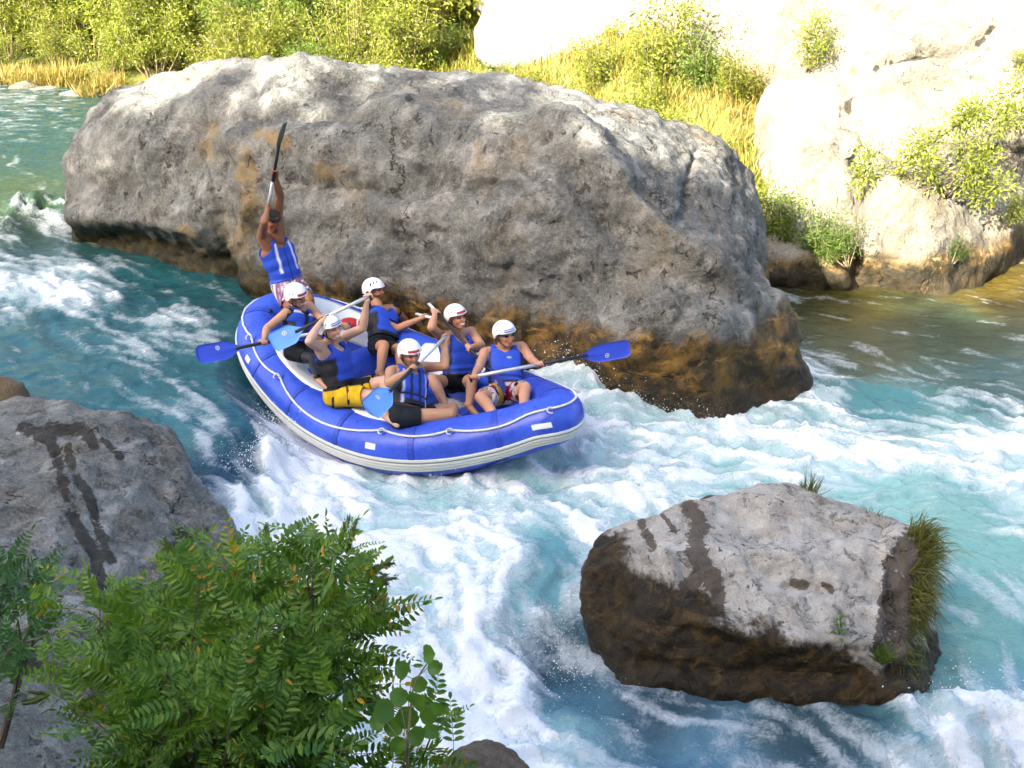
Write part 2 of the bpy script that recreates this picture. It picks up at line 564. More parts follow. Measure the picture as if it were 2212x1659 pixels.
def raft_loop(n=240):
    """tube axis: picture points of the axis dropped on the raft's own (curved) deck surface"""
    Q = []
    O = (np.array([0, 0, CAM_H]) - RAFT_O) @ RAFT_R
    for q in RAFT_PX:
        r = ray(*q) @ RAFT_R
        lo, hi = 9.0, 15.0
        for _ in range(60):
            t = 0.5 * (lo + hi); p = O + r * t
            if p[2] > raft_z(p[0]): lo = t
            else: hi = t
        p = O + r * lo
        Q.append([p[0], p[1], float(raft_z(p[0]))])
    Q = np.array(Q)
    P = smooth_path(np.concatenate([Q[-2:], Q, Q[:3]]), 4000)
    k = 4000 / (len(Q) + 4)
    P = P[int(2 * k):int((len(Q) + 2) * k)]
    for _ in range(40):
        P = 0.5 * P + 0.25 * np.roll(P, 25, 0) + 0.25 * np.roll(P, -25, 0)
    seg = np.linalg.norm(np.diff(np.concatenate([P, P[:1]]), axis=0), axis=1); cum = np.concatenate([[0], np.cumsum(seg)])
    u = np.linspace(0, cum[-1], n, endpoint=False)
    Q = np.concatenate([P, P[:1]])
    return np.stack([np.interp(u, cum, Q[:, i]) for i in range(3)], 1)
LOOP = raft_loop(300)

FOAM_ROWS = {  # foam cover 0-9 read off the photo on a 96 px lattice, one string for each row, '.' = not water
    2: '320....................', 3: '100....................', 4: '012....................', 5: '341..............00000.',
    6: '775210...........20000.', 7: '1235421..........30000.', 8: '0011221.....8875.850000', 9: '000132899...88777664345',
    10: '....22998676677767766787', 11: '....16986677677654543255', 12: '.....89998764.......2236', 13: '.......99865 3......1123',
    14: '........99853.......0011', 15: '.........898211.....1124', 16: '.........99875333222589'}

def foam_guide(px, py):
    G = np.full((18, 23), -1.0)
    for r, s in FOAM_ROWS.items():
        s = (s + '.' * 23)[:23]
        for c, ch in enumerate(s):
            if ch.isdigit():
                G[r, c] = int(ch) / 9.0
    for _ in range(40):                                    # fill the gaps from neighbours
        bad = G < 0
        if not bad.any(): break
        A = np.pad(G, 1, constant_values=-1.0)
        acc = np.zeros_like(G); cnt = np.zeros_like(G)
        for dy in (0, 1, 2):
            for dx in (0, 1, 2):
                q = A[dy:dy + 18, dx:dx + 23]; ok = q >= 0
                acc += np.where(ok, q, 0); cnt += ok
        G = np.where(bad & (cnt > 0), acc / np.maximum(cnt, 1), G)
    u = np.clip((px - 48) / 96.0, 0, 21.999); v = np.clip((py - 48) / 96.0, 0, 16.999)
    i = u.astype(int); j = v.astype(int); fu = u - i; fv = v - j
    fu = fu * fu * (3 - 2 * fu); fv = fv * fv * (3 - 2 * fv)
    return (G[j, i] * (1 - fu) + G[j, i + 1] * fu) * (1 - fv) + (G[j + 1, i] * (1 - fu) + G[j + 1, i + 1] * fu) * fv

FLOW = [(50, 250, 60, 20), (100, 450, 60, 40), (100, 600, 100, 30), (400, 680, 100, 45), (300, 800, 100, 50), (450, 950, 80, 50), (600, 950, 60, 70),
        (700, 1050, 100, 30), (620, 1150, 60, 60), (900, 1120, 100, 5), (900, 1300, 55, 100), (1050, 1500, 70, 90), (1150, 1280, -10, 100),
        (1300, 900, 100, -8), (1600, 960, 100, 0), (2000, 900, 100, 20), (2100, 1050, 100, 0), (2100, 1300, 30, 60), (1500, 1560, 100, 25),
        (1900, 1600, 70, 40), (2100, 1600, 60, 30), (1300, 1560, 100, 30), (1800, 650, 100, 10), (2100, 650, 100, 10), (1780, 790, 80, 30)]
_fp = np.array([at_z(a, b, 0.1)[:2] for a, b, c, d in FLOW])
_fd = np.array([unit(at_z(a + c, b + d, 0.1)[:2] - at_z(a, b, 0.1)[:2]) for a, b, c, d in FLOW])

def flow(x, y):
    acc = np.zeros(x.shape + (2,)); w = np.zeros(x.shape) + 1e-9
    for p, d in zip(_fp, _fd):
        r2 = (x - p[0]) ** 2 + (y - p[1]) ** 2
        k = 1.0 / (0.25 + r2) ** 1.5
        acc += k[..., None] * d; w += k
    acc /= w[..., None]
    return acc / (np.linalg.norm(acc, axis=-1, keepdims=True) + 1e-9)

def bilin(A, x0, y0, h, x, y):
    u = np.clip((x - x0) / h, 0, A.shape[0] - 1.001); v = np.clip((y - y0) / h, 0, A.shape[1] - 1.001)
    i = u.astype(int); j = v.astype(int); fu = u - i; fv = v - j
    return (A[i, j] * (1 - fu) + A[i + 1, j] * fu) * (1 - fv) + (A[i, j + 1] * (1 - fu) + A[i + 1, j + 1] * fu) * fv

def rank01(A):
    r = np.empty(A.size); r[np.argsort(A, axis=None)] = np.linspace(0, 1, A.size)
    return r.reshape(A.shape)

def build_river():
    gx0, gy0, gh = -13.0, 4.0, 0.032
    gx = np.arange(gx0, 12.0, gh); gy = np.arange(gy0, 24.0, gh)
    GX, GY = np.meshgrid(gx, gy, indexing='ij')
    fl = flow(GX, GY)
    wob = np.stack([fbm(np.stack([GX * 1.1, GY * 1.1, GX * 0 + 3], -1), 3), fbm(np.stack([GX * 1.1, GY * 1.1, GX * 0 + 8], -1), 3)], -1)
    fl = fl + 0.75 * wob
    fl /= np.linalg.norm(fl, axis=-1, keepdims=True)
    Z0 = GX * 0
    src_f = fbm(np.stack([GX * 9, GY * 9, Z0 + 1.5], -1), 3, 0.8)
    src_c = fbm(np.stack([GX * 3.2, GY * 3.2, Z0 + 5.5], -1), 3, 0.7)
    def lic(S, steps, h):
        tot = S.copy(); n = 1
        for sg in (1, -1):
            x, y = GX.copy(), GY.copy()
            for k in range(steps):
                fx = bilin(fl[..., 0], gx0, gy0, gh, x, y); fy = bilin(fl[..., 1], gx0, gy0, gh, x, y)
                x += sg * h * fx; y += sg * h * fy
                tot += bilin(S, gx0, gy0, gh, x, y); n += 1
        return tot / n
    L1 = rank01(lic(src_f, 6, 0.035)); L2 = rank01(lic(src_c, 8, 0.09))
    # mesh lattice: fine where the camera stands close, coarser upstream and beyond
    xs = [-12.0]
    while xs[-1] < 11.0: xs.append(xs[-1] + 0.037)
    lo = [-12.0]
    while lo[-1] > -60: lo.append(lo[-1] - (0.06 + 0.05 * (-12 - lo[-1])))
    hi = [xs[-1]]
    while hi[-1] < 30: hi.append(hi[-1] + 0.06 + 0.05 * (hi[-1] - 11))
    xs = np.array(lo[::-1][:-1] + xs + hi[1:])
    ys = [4.2]
    while ys[-1] < 46: ys.append(ys[-1] + 0.021 + 0.0032 * max(0, ys[-1] - 6) + 0.004 * max(0, ys[-1] - 20))
    ys = np.array(ys)
    X, Y = np.meshgrid(xs, ys, indexing='ij')
    B = river_level(X, Y)
    px = to_px(np.stack([X, Y, B], -1))
    fo = foam_guide(px[..., 0], px[..., 1])
    fo = np.clip(fo + 0.05 * sstep(0.4, 0.7, fo), 0, 1.05)
    l1 = bilin(L1, gx0, gy0, gh, X, Y); l2 = bilin(L2, gx0, gy0, gh, X, Y)
    f2 = flow(X, Y)
    U = X * f2[..., 0] + Y * f2[..., 1]; Wc = -X * f2[..., 1] + Y * f2[..., 0]
    o3 = np.zeros_like(X)
    turb = ridged(np.stack([X * 1.7, Y * 1.7, o3 + 2.2], -1) + 0.5 * fbm(np.stack([X, Y, o3], -1) * 1.2, 2)[..., None], 3, 0.5)
    chop = fbm(np.stack([X * 4.2, Y * 4.2, o3 + 7.7], -1), 4, 0.62)
    swell = fbm(np.stack([X * 0.8, Y * 0.8, o3 + 1.1], -1), 2)
    far = sstep(12, 24, Y) * sstep(2.5, -2, X) + sstep(2.0, 4.0, X) * sstep(11.8, 14, Y)
    far = np.clip(far, 0, 1)
    amp = (0.035 + 0.06 * sstep(0.2, 0.9, fo)) * (1 - 0.75 * far)
    z = B + amp * (0.75 * turb + 0.6 * swell) + amp * 0.38 * chop + 0.055 * (l2 - 0.5) * (0.35 + fo) * (1 - 0.7 * far) + 0.02 * (l1 - 0.5) * fo
    rip = fbm(np.stack([X * 2.4 + 0.3 * Y, Y * 5.0, o3 + 4.4], -1), 3, 0.6)
    z += 0.022 * rip * far
    def bump_px(pxx, pyy, zz, rx, ry, h, rot=0.0):
        c = at_z(pxx, pyy, zz)
        dx, dy = X - c[0], Y - c[1]
        a = math.radians(rot)
        u, v = dx * math.cos(a) + dy * math.sin(a), -dx * math.sin(a) + dy * math.cos(a)
        return h * np.exp(-(u / rx) ** 2 - (v / ry) ** 2)
    # standing waves and boils: pillow on the boulder's upstream end, cushion at its foot, boil under the bow, pile below the chute
    z += bump_px(95, 505, 0.5, 1.3, 0.5, 0.42, 20) * (0.8 + 0.3 * turb)
    z += bump_px(330, 610, 0.5, 1.6, 0.55, -0.10, -15)
    z += bump_px(470, 690, 0.5, 0.7, 0.35, 0.10, -40)
    z += bump_px(1235, 862, 0.0, 0.75, 0.45, 0.26, 0) * (0.85 + 0.3 * turb)
    z += bump_px(1330, 900, 0.0, 0.8, 0.4, 0.10, -10)
    z += bump_px(620, 1060, 0.0, 0.5, 0.45, 0.12, 0) * (0.8 + 0.4 * turb)
    z += bump_px(560, 1140, 0.0, 0.5, 0.45, 0.12, 0)
    z += bump_px(530, 1040, 0.2, 0.28, 0.55, -0.16, 0)
    z += bump_px(1120, 1010, 0.0, 0.75, 0.22, 0.15, 25) * (0.7 + 0.5 * turb)
    z += bump_px(1200, 1430, -0.1, 0.28, 0.5, -0.16, 10)
    z += bump_px(1150, 1230, 0.0, 0.5, 0.5, 0.10, 0)
    z += bump_px(2120, 1600, -0.15, 0.8, 0.35, 0.22, 0) * (0.7 + 0.4 * turb)
    z += bump_px(1650, 1560, -0.15, 1.2, 0.28, 0.06, 0)
    z += bump_px(1950, 830, 0.0, 1.6, 0.4, 0.10, 0) * (0.6 + 0.5 * turb)
    # the raft presses the water down under its tube
    th = np.linspace(0, 2 * np.pi, 140, endpoint=False); lc, ls = np.cos(th), np.sin(th)
    lx = np.sign(lc) * np.abs(lc) ** (2 / RAFT_E) * RAFT_L / 2; ly = np.sign(ls) * np.abs(ls) ** (2 / 2.6) * RAFT_W / 2
    LW = LOOP[::2] @ RAFT_R.T + RAFT_O
    selx = np.where((xs > RAFT_O[0] - 3.2) & (xs < RAFT_O[0] + 3.2))[0]; sely = np.where((ys > RAFT_O[1] - 3.2) & (ys < RAFT_O[1] + 3.2))[0]
    sub = np.ix_(selx, sely)
    xx, yy = X[sub], Y[sub]
    dm = np.full(xx.shape, 1e9); zc = np.zeros(xx.shape)
    for p in LW:
        d = np.hypot(xx - p[0], yy - p[1]); w = d < dm
        dm[w] = d[w]; zc[w] = p[2]
    lxy = np.stack([xx - RAFT_O[0], yy - RAFT_O[1]], -1) @ RAFT_R[:2, :2]
    inside = (np.abs(lxy[..., 0]) / (RAFT_L / 2)) ** RAFT_E + (np.abs(lxy[..., 1]) / (RAFT_W / 2)) ** 2.6 < 1
    lim = zc - 0.235 + 0.15 * sstep(0.1, 1.3, lxy[..., 0]) + 0.9 * np.clip(dm - 0.22, 0, 9) ** 1.2
    lim = np.where(inside, zc - 0.30, lim)
    zz = z[sub]
    z[sub] = np.where(lim < zz, lim + 0.12 * np.clip(zz - lim, 0, 0.3) * (~inside), zz)
    # water colour (linear), gold reflections and shade under the midstream boulder painted in
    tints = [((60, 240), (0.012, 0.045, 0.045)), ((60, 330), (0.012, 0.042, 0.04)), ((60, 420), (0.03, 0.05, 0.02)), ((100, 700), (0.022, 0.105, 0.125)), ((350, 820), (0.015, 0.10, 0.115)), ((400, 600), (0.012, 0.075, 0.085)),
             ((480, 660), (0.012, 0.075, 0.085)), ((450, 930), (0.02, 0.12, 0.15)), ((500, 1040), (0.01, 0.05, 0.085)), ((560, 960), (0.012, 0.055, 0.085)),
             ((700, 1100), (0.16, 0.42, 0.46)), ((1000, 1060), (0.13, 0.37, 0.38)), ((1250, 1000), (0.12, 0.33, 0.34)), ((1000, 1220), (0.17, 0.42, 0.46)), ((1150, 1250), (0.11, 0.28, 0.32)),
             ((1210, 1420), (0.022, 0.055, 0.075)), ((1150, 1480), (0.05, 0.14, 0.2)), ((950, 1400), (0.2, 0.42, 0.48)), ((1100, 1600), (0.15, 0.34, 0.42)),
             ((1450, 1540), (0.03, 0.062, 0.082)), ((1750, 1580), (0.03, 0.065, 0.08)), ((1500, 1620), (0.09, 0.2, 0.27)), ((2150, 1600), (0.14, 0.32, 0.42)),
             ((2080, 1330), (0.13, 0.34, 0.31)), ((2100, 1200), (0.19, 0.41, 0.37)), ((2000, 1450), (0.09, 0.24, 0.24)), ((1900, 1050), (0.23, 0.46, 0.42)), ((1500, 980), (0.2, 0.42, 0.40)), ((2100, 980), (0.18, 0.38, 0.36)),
             ((1900, 880), (0.07, 0.22, 0.24)), ((2150, 830), (0.03, 0.1, 0.11)), ((1900, 760), (0.025, 0.04, 0.02)), ((1850, 660), (0.05, 0.042, 0.006)), ((2150, 620), (0.10, 0.07, 0.010)), ((1750, 600), (0.035, 0.032, 0.006)), ((2100, 720), (0.03, 0.05, 0.03))]  # gold entries stand for the sunlit bank mirrored in the calm pool
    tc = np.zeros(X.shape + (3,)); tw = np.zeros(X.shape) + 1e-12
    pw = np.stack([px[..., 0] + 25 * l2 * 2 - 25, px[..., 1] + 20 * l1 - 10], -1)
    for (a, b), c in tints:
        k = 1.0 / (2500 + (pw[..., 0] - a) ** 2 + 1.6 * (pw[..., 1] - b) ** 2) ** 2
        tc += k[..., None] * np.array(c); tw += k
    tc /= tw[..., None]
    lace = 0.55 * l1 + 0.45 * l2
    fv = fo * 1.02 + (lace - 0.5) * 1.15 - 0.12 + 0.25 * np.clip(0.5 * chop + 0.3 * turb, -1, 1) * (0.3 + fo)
    fv = fv - 0.10 * sstep(-2.2, -3.2, X) * sstep(0.75, 0.4, fo)
    fv = np.where(Y > 23, fo * 0.9 + 0.35 * rip - 0.1, fv)
    me = np_mesh('river', np.stack([X, Y, z], -1).reshape(-1, 3), grid_faces(len(xs), len(ys)))
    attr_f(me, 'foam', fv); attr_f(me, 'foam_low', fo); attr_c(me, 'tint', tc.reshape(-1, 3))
    # material
    m = NT('river_water')
    P = m.pos()
    fa = m.attr('foam'); fl_ = m.attr('foam_low'); ti = m.attr('tint', 'Color')
    wp = m.n('ShaderNodeTexNoise', {'Vector': P, 'Scale': 5.0, 'Detail': 3.0}).outputs['Color']
    Pw = m.vadd(P, m.vmul(m.vadd(wp, (-0.5, -0.5, -0.5)), (0.22, 0.22, 0.22)))
    n1 = m.noise(Pw, 11.0, 5, 0.66); n2 = m.noise(Pw, 34.0, 4, 0.7)
    k = m.math('ADD', fa, m.math('MULTIPLY', m.math('SUBTRACT', n1, 0.5), 0.75))
    k = m.math('ADD', k, m.math('MULTIPLY', m.math('SUBTRACT', n2, 0.5), 0.75))
    k = m.math('ADD', k, 0.04)
    thick = m.step(k, 0.48, 1.0)
    thin = m.math('MULTIPLY', m.step(k, 0.14, 0.7), 0.42)
    msk = m.math('MAXIMUM', thick, thin)
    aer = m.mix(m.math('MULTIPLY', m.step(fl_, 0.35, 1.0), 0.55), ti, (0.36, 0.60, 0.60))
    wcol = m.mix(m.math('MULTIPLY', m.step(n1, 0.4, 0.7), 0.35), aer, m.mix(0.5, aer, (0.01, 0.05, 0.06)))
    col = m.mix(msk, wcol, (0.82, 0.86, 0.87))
    rg = m.n('ShaderNodeMapRange', {0: msk, 1: 0.0, 2: 1.0, 3: 0.06, 4: 0.42}).outputs[0]
    rip1 = m.noise(m.vmul(P, (1.0, 1.6, 1.0)), 9.0, 4, 0.6, 0.6)
    hb = m.math('ADD', m.math('MULTIPLY', rip1, 0.6), m.math('MULTIPLY', m.math('ADD', n1, n2), m.math('ADD', m.math('MULTIPLY', fl_, 0.5), 0.12)))
    nb = m.bump(hb, 0.6, 0.06)
    nb = m.bump(msk, 0.3, 0.015, nb)
    mat = m.done(m.bsdf(color=col, rough=rg, ior=1.33, spec=0.5, normal=nb))
    o = obj('river', me, mat, label='turquoise white-water river running through the boulders', cat='river', kind='structure')
    return o, (xs, ys, z)

RIVER, (RX, RY, RZ) = build_river()

def water_z(x, y):
    i = int(np.clip(np.searchsorted(RX, x), 1, len(RX) - 1)); j = int(np.clip(np.searchsorted(RY, y), 1, len(RY) - 1))
    return float(RZ[i, j])

# ------------------------------------------------------------------ banks
def ribbon_terrain(name, xs, ys, fz, mat, label, cat):
    X, Y = np.meshgrid(xs, ys, indexing='ij')
    Z = fz(X, Y)
    me = np_mesh(name, np.stack([X, Y, Z], -1).reshape(-1, 3), grid_faces(len(xs), len(ys)))
    return obj(name, me, mat, label=label, cat=cat, kind='structure')

SHORE = np.array([(-60, 33.0), (-25, 31.5), (-14, 30.8), (-11, 29.5), (-6, 26.0), (-1, 22.0), (2.0, 18.5), (4.0, 17.2), (7.0, 18.4), (10, 21.5), (15, 24), (30, 28)])
def shore_y(x):
    return np.interp(x, SHORE[:, 0], SHORE[:, 1])

def far_bank_z(X, Y):
    d = Y - shore_y(X) + 0.35 * fbm(np.stack([X * 0.8, Y * 0.8, X * 0 + 3.0], -1), 3)
    st = sstep(-6, 3, X)                                     # steeper to the east
    flat = np.where(d < 0, d * 0.4, 0.30 * np.minimum(d, 1.5) + 0.12 * np.clip(d - 1.5, 0, 8) + 0.55 * np.clip(d - 9, 0, 60))
    steep = np.where(d < 0, d * 0.6, 0.54 * np.minimum(d, 4.2) + 0.24 * np.clip(d - 4.2, 0, 60))
    base = 0.62 * (1 - st) + 0.0 * st
    return base + flat * (1 - st) + steep * st + 0.14 * fbm(np.stack([X * 0.7, Y * 0.7, X * 0], -1), 4) + 0.05

def bank_mat(name, a, b, c, bump=0.6, sc=1.0):
    m = NT(name)
    P = m.pos()
    n1 = m.noise(P, 0.7 * sc, 6, 0.65); n2 = m.noise(P, 9.0 * sc, 6, 0.7)
    col = m.mix(m.step(n1, 0.38, 0.62), a, b)
    col = m.mix(m.math('MULTIPLY', m.step(n2, 0.5, 0.7), 0.7), col, c)
    return m.done(m.bsdf(color=col, rough=0.9, spec=0.1, normal=m.bump(m.math('ADD', n1, n2), bump, 0.15)))

M_BANK = bank_mat('far_bank_soil', (0.16, 0.15, 0.04), (0.10, 0.13, 0.03), (0.26, 0.22, 0.08))
ribbon_terrain('far_bank', np.linspace(-60, 34, 420), np.linspace(14.5, 90, 330), far_bank_z, M_BANK,
               'sunlit grassy bank rising behind the river', 'bank')

def near_bank_z(X, Y):
    n = fbm(np.stack([X * 0.5, Y * 0.5, X * 0 + 12], -1), 3)
    edge = 4.3 + 0.25 * fbm(np.stack([X * 0.9, X * 0, X * 0 + 5], -1), 2) - 1.6 * sstep(-0.1, 1.3, X)
    slope = np.minimum(3.45, 4.72 - 0.91 * Y) - 2.6 * np.clip(Y - edge, 0, 3)
    left = 0.22 * np.clip(-1.0 - X, 0, 2.0) * sstep(0.5, 2.5, Y)
    z = slope + left + 0.08 * n
    back = np.clip(-2.5 - Y, 0, 60)
    z = z + np.minimum(back, 7) * 1.45 + 0.5 * np.clip(back - 7, 0, 50)
    return np.maximum(z, -1.0)

M_SOIL = bank_mat('near_bank_soil', (0.055, 0.045, 0.028), (0.05, 0.06, 0.02), (0.10, 0.085, 0.05))
ribbon_terrain('near_bank', np.linspace(-60, 30, 220), np.linspace(-46, 6.2, 160), near_bank_z, M_SOIL,
               'shaded wooded hillside rising behind the viewer', 'hillside')

# ------------------------------------------------------------------ boulders and cliff
M_BOULDER = rock_mat('boulder_limestone', gray=(0.125, 0.128, 0.118), pale=(0.31, 0.308, 0.285), dark=(0.034, 0.034, 0.028), wet_z=0.95, wet_amp=0.55, ochre=0.28, stain=0.6, bump=0.85, stain_n=3.4, stain_t=0.75, stain_w=0.7, stain_k=0.75, brown=0.42, crack=0.55, algae_shade=True)
def big_boulder():
    A = at_y
    main = [A(232, 262, 15.9), A(440, 262, 14.9), A(600, 275, 14.2), A(800, 295, 13.5), A(1000, 300, 13.2), A(1190, 275, 13.0),
            A(142, 345, 16.4), A(165, 300, 16.6), A(150, 430, 16.1), A(300, 400, 15.2), A(600, 420, 13.7), A(850, 450, 12.75), A(1100, 500, 12.1), A(1300, 560, 11.75), A(1450, 610, 11.5),
            A(210, 232, 17.2), A(255, 182, 17.4), A(330, 150, 17.0), A(440, 131, 16.6), A(620, 122, 15.7), A(760, 142, 15.6), A(900, 155, 15.5), A(1100, 166, 15.2), A(1250, 200, 14.8), A(1400, 245, 14.5), A(1500, 278, 14.6), A(1590, 322, 14.8), A(1636, 392, 15.0),
            A(1270, 330, 12.55), A(1350, 390, 12.15), A(1450, 485, 11.75), A(1645, 500, 14.6), A(1655, 640, 13.9), A(1600, 620, 11.75),
            A(162, 470, 15.9), A(165, 505, 15.65), A(300, 515, 15.05), A(420, 545, 14.6), at_z(168, 548, 0.40), at_z(300, 556, 0.35), at_z(420, 582, 0.3), at_z(500, 610, 0.3),
            (-5.9, 18.3, 1.5), (-3, 18.0, 2.2), (0, 17.2, 2.0), (2.6, 16.6, 1.2), (-6.3, 16.6, 0.2), (-5, 15.9, -0.8), (-2.6, 14.6, -0.8), (-0.5, 13.0, -0.8), (1.2, 12.2, -0.8), (3.0, 14.6, -0.8), (0, 17, -0.8), (-5, 18, -0.8)]
    foot = [A(480, 500, 14.6), A(560, 420, 14.1), A(650, 600, 13.2), A(900, 600, 12.4), at_z(520, 640, 0.4), at_z(640, 690, 0.3), A(1100, 700, 11.9), (-2.9, 14.0, -0.8), (-1.0, 12.4, -0.8), (0.6, 11.7, -0.8), (0.8, 13, 1.5), (-2, 15, 1.5)]
    toe = [A(1180, 640, 12.0), A(1300, 700, 11.4), A(1450, 640, 11.5), A(1560, 690, 11.2), A(1650, 700, 11.9), A(1740, 790, 11.7), at_z(1775, 840, 0.0), at_z(1690, 872, 0.0), at_z(1540, 893, 0.05), at_z(1400, 862, 0.05), at_z(1250, 835, 0.1), A(1660, 600, 13.0),
           (3.4, 12.2, -0.8), (2.2, 11.0, -0.8), (1.2, 11.3, -0.8), (0.2, 11.9, -0.8), (3.1, 13.6, -0.6), (1.0, 13.2, -0.8), (1.0, 13.0, 1.4), (2.2, 13.4, 1.2)]
    sc = [([(175, 535), (300, 540), (420, 565), (500, 605)], 34, -0.20), ([(165, 470), (300, 480), (430, 500)], 16, 0.08), (480, 205, 60, 40, 0.12), (620, 180, 80, 50, 0.14), (560, 300, 90, 30, 0.08), (690, 325, 80, 45, 0.10), (750, 400, 80, 32, -0.22), (630, 390, 45, 45, -0.12),
          (430, 330, 45, 60, -0.16), (300, 320, 110, 70, 0.12), (900, 400, 130, 40, -0.14), (1040, 560, 150, 70, 0.14), (900, 570, 60, 40, -0.12), (1320, 480, 80, 50, -0.14), (1500, 470, 60, 90, -0.10), (330, 455, 120, 35, 0.14),
          ([(1180, 262), (1280, 320), (1350, 400), (1450, 500), (1600, 620), (1720, 735)], 24, 0.20), ([(1400, 400), (1500, 490), (1620, 590)], 40, -0.16), ([(1250, 400), (1350, 520), (1480, 620)], 40, -0.15), (770, 560, 60, 60, 0.10), (1150, 420, 90, 30, 0.10), (1180, 480, 60, 25, -0.12),
          ([(425, 258), (500, 255), (560, 258), (640, 255), (780, 268)], 7, -0.09), ([(455, 200), (448, 230), (440, 256)], 6, -0.07), ([(1500, 330), (1492, 380), (1498, 440)], 8, -0.10), ([(1590, 430), (1600, 520), (1640, 600)], 9, -0.07),
          ([(530, 310), (540, 420), (530, 520), (560, 600)], 22, 0.12), ([(485, 330), (470, 450), (480, 560)], 18, -0.14), (870, 250, 100, 30, 0.10), (1000, 230, 60, 22, -0.08), (760, 220, 40, 60, -0.10), (560, 210, 18, 50, -0.10)]
    me = rock_mesh([main, foot, toe], 0.044, 8, big=(0.13, 0.7), mid=(0.035, 1.9), fine=(0.03, 6.0), seed=3.1, strata=0.03, pits=0.035, coarse=0.13, sculpt=sc, scallop=0.055)
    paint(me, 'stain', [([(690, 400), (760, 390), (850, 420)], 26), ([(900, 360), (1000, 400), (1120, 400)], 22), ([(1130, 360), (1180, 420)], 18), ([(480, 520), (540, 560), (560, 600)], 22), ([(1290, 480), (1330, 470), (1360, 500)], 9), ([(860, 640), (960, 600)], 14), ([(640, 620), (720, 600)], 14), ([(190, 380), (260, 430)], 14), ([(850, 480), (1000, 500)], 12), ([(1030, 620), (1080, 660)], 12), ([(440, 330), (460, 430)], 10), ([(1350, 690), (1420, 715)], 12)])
    paint(me, 'ochre', [([(455, 280), (465, 340)], 22), ([(530, 330), (540, 460), (520, 540)], 30), ([(690, 370), (740, 375)], 26), ([(1035, 310), (1037, 350)], 8), ([(560, 290), (620, 310)], 18), ([(400, 500), (440, 560)], 20)])
    return obj('boulder', me, M_BOULDER, label='huge pale grey limestone boulder with an ochre waterline behind the raft', cat='boulder')
big_boulder()

M_ROCK_N = rock_mat('shore_limestone', gray=(0.18, 0.182, 0.165), pale=(0.42, 0.415, 0.38), dark=(0.045, 0.045, 0.036), wet_z=0.15, wet_amp=0.25, ochre=0.25, scale=1.6, stain=0.7, brown=0.35, crack=0.9, bump=1.3, lichen=1.0, stain_n=2.4, stain_t=0.6, stain_w=0.2)
def shore_rock():
    A = at_y
    pts = [A(-90, 890, 9.2), A(40, 862, 9.1), A(150, 856, 9.0), A(265, 876, 8.9), A(365, 945, 8.7), A(420, 1005, 8.5), A(435, 1060, 8.2), A(485, 1110, 8.2), A(522, 1165, 8.1), A(530, 1240, 7.7),
           A(-120, 1010, 7.9), A(60, 960, 8.2), A(200, 960, 8.2), A(300, 1080, 7.8), A(-150, 1220, 6.4), A(60, 1250, 6.4), A(260, 1320, 6.5), A(430, 1330, 6.9),
           (-6, 10, -0.8), (-2.7, 8.8, -0.8), (-2.3, 7.0, -0.8), (-6, 5.5, -0.8), (-6.0, 5.6, 0.9), (-3.0, 6.0, -0.8), (-5.5, 9.8, 0.4)]
    me = rock_mesh([pts], 0.028, 8, big=(0.08, 1.0), mid=(0.04, 2.6), fine=(0.02, 9.0), seed=11.0, pits=0.03, coarse=0.08, scallop=0.075)
    paint(me, 'stain', [([(50, 925), (110, 950), (135, 1040), (165, 1130), (205, 1200), (222, 1270)], 17), ([(150, 965), (155, 1010), (190, 1070), (215, 1150), (240, 1210)], 14), ([(90, 930), (180, 925), (200, 960)], 18), ([(225, 950), (260, 985)], 11), ([(385, 1150), (420, 1160)], 14)])
    obj('shore_rock', me, M_ROCK_N, label='large grey rock with two dark wet streaks beside the chute', cat='rock')
    pts2 = [A(-60, 800, 10.4), A(0, 815, 10.3), A(40, 835, 10.3), A(62, 868, 10.3), at_z(70, 900, 0.4), at_z(-60, 930, 0.4), (-5.6, 11.3, 0.2), (-5.0, 10.9, 0.1), (-6.4, 10.2, 0.1), (-5.3, 10.0, -0.3)]
    me = rock_mesh([pts2], 0.03, 5, big=(0.06, 1.5), mid=(0.04, 3.0), seed=5.0)
    obj('shore_rock', me, rock_mat('brown_rock', gray=(0.16, 0.12, 0.07), pale=(0.28, 0.22, 0.13), wet=False, scale=1.8), label='small brown rock poking up behind the large streaked grey rock', cat='rock')
    for i, (pp, lb, sd) in enumerate([
        ([A(-60, 1430, 4.6), A(40, 1470, 4.6), A(120, 1530, 4.5), A(200, 1590, 4.3), A(245, 1680, 4.1), A(-60, 1720, 3.7), A(200, 1740, 3.8), (-3.0, 5.2, 0.2), (-1.9, 4.6, 0.2), (-2.6, 3.4, 0.4), (-1.5, 3.7, 0.4)], 'pale grey rock under the bush, low on the near bank', 21.0),
        ([A(60, 1300, 6.0), A(180, 1290, 6.1), A(330, 1380, 5.8), A(300, 1480, 5.4), A(0, 1400, 5.4), A(-80, 1330, 6.0), (-3.4, 6.3, -0.3), (-1.6, 6.2, -0.3), (-1.6, 5.2, -0.3), (-3.4, 5.0, -0.2)], 'dull grey rock in the gap between the bush and the streaked rock', 25.0),
        ([A(1000, 1640, 4.4), A(1050, 1612, 4.6), A(1110, 1640, 4.6), A(1170, 1700, 4.4), A(960, 1720, 4.1), (0.1, 5.0, 0.2), (-0.7, 4.9, 0.4), (-0.6, 4.0, 0.6), (0.3, 4.1, 0.3)], 'dark brown rock below the round-leaved sapling', 29.0)]):
        me = rock_mesh([pp], 0.02, 5, big=(0.05, 1.6), mid=(0.03, 4.0), fine=(0.008, 14), seed=sd)
        mt = M_ROCK_N if i < 2 else rock_mat('dark_rock', gray=(0.10, 0.075, 0.05), pale=(0.2, 0.16, 0.12), wet=False, scale=2.4)
        obj('shore_rock', me, mt, label=lb, cat='rock')
shore_rock()

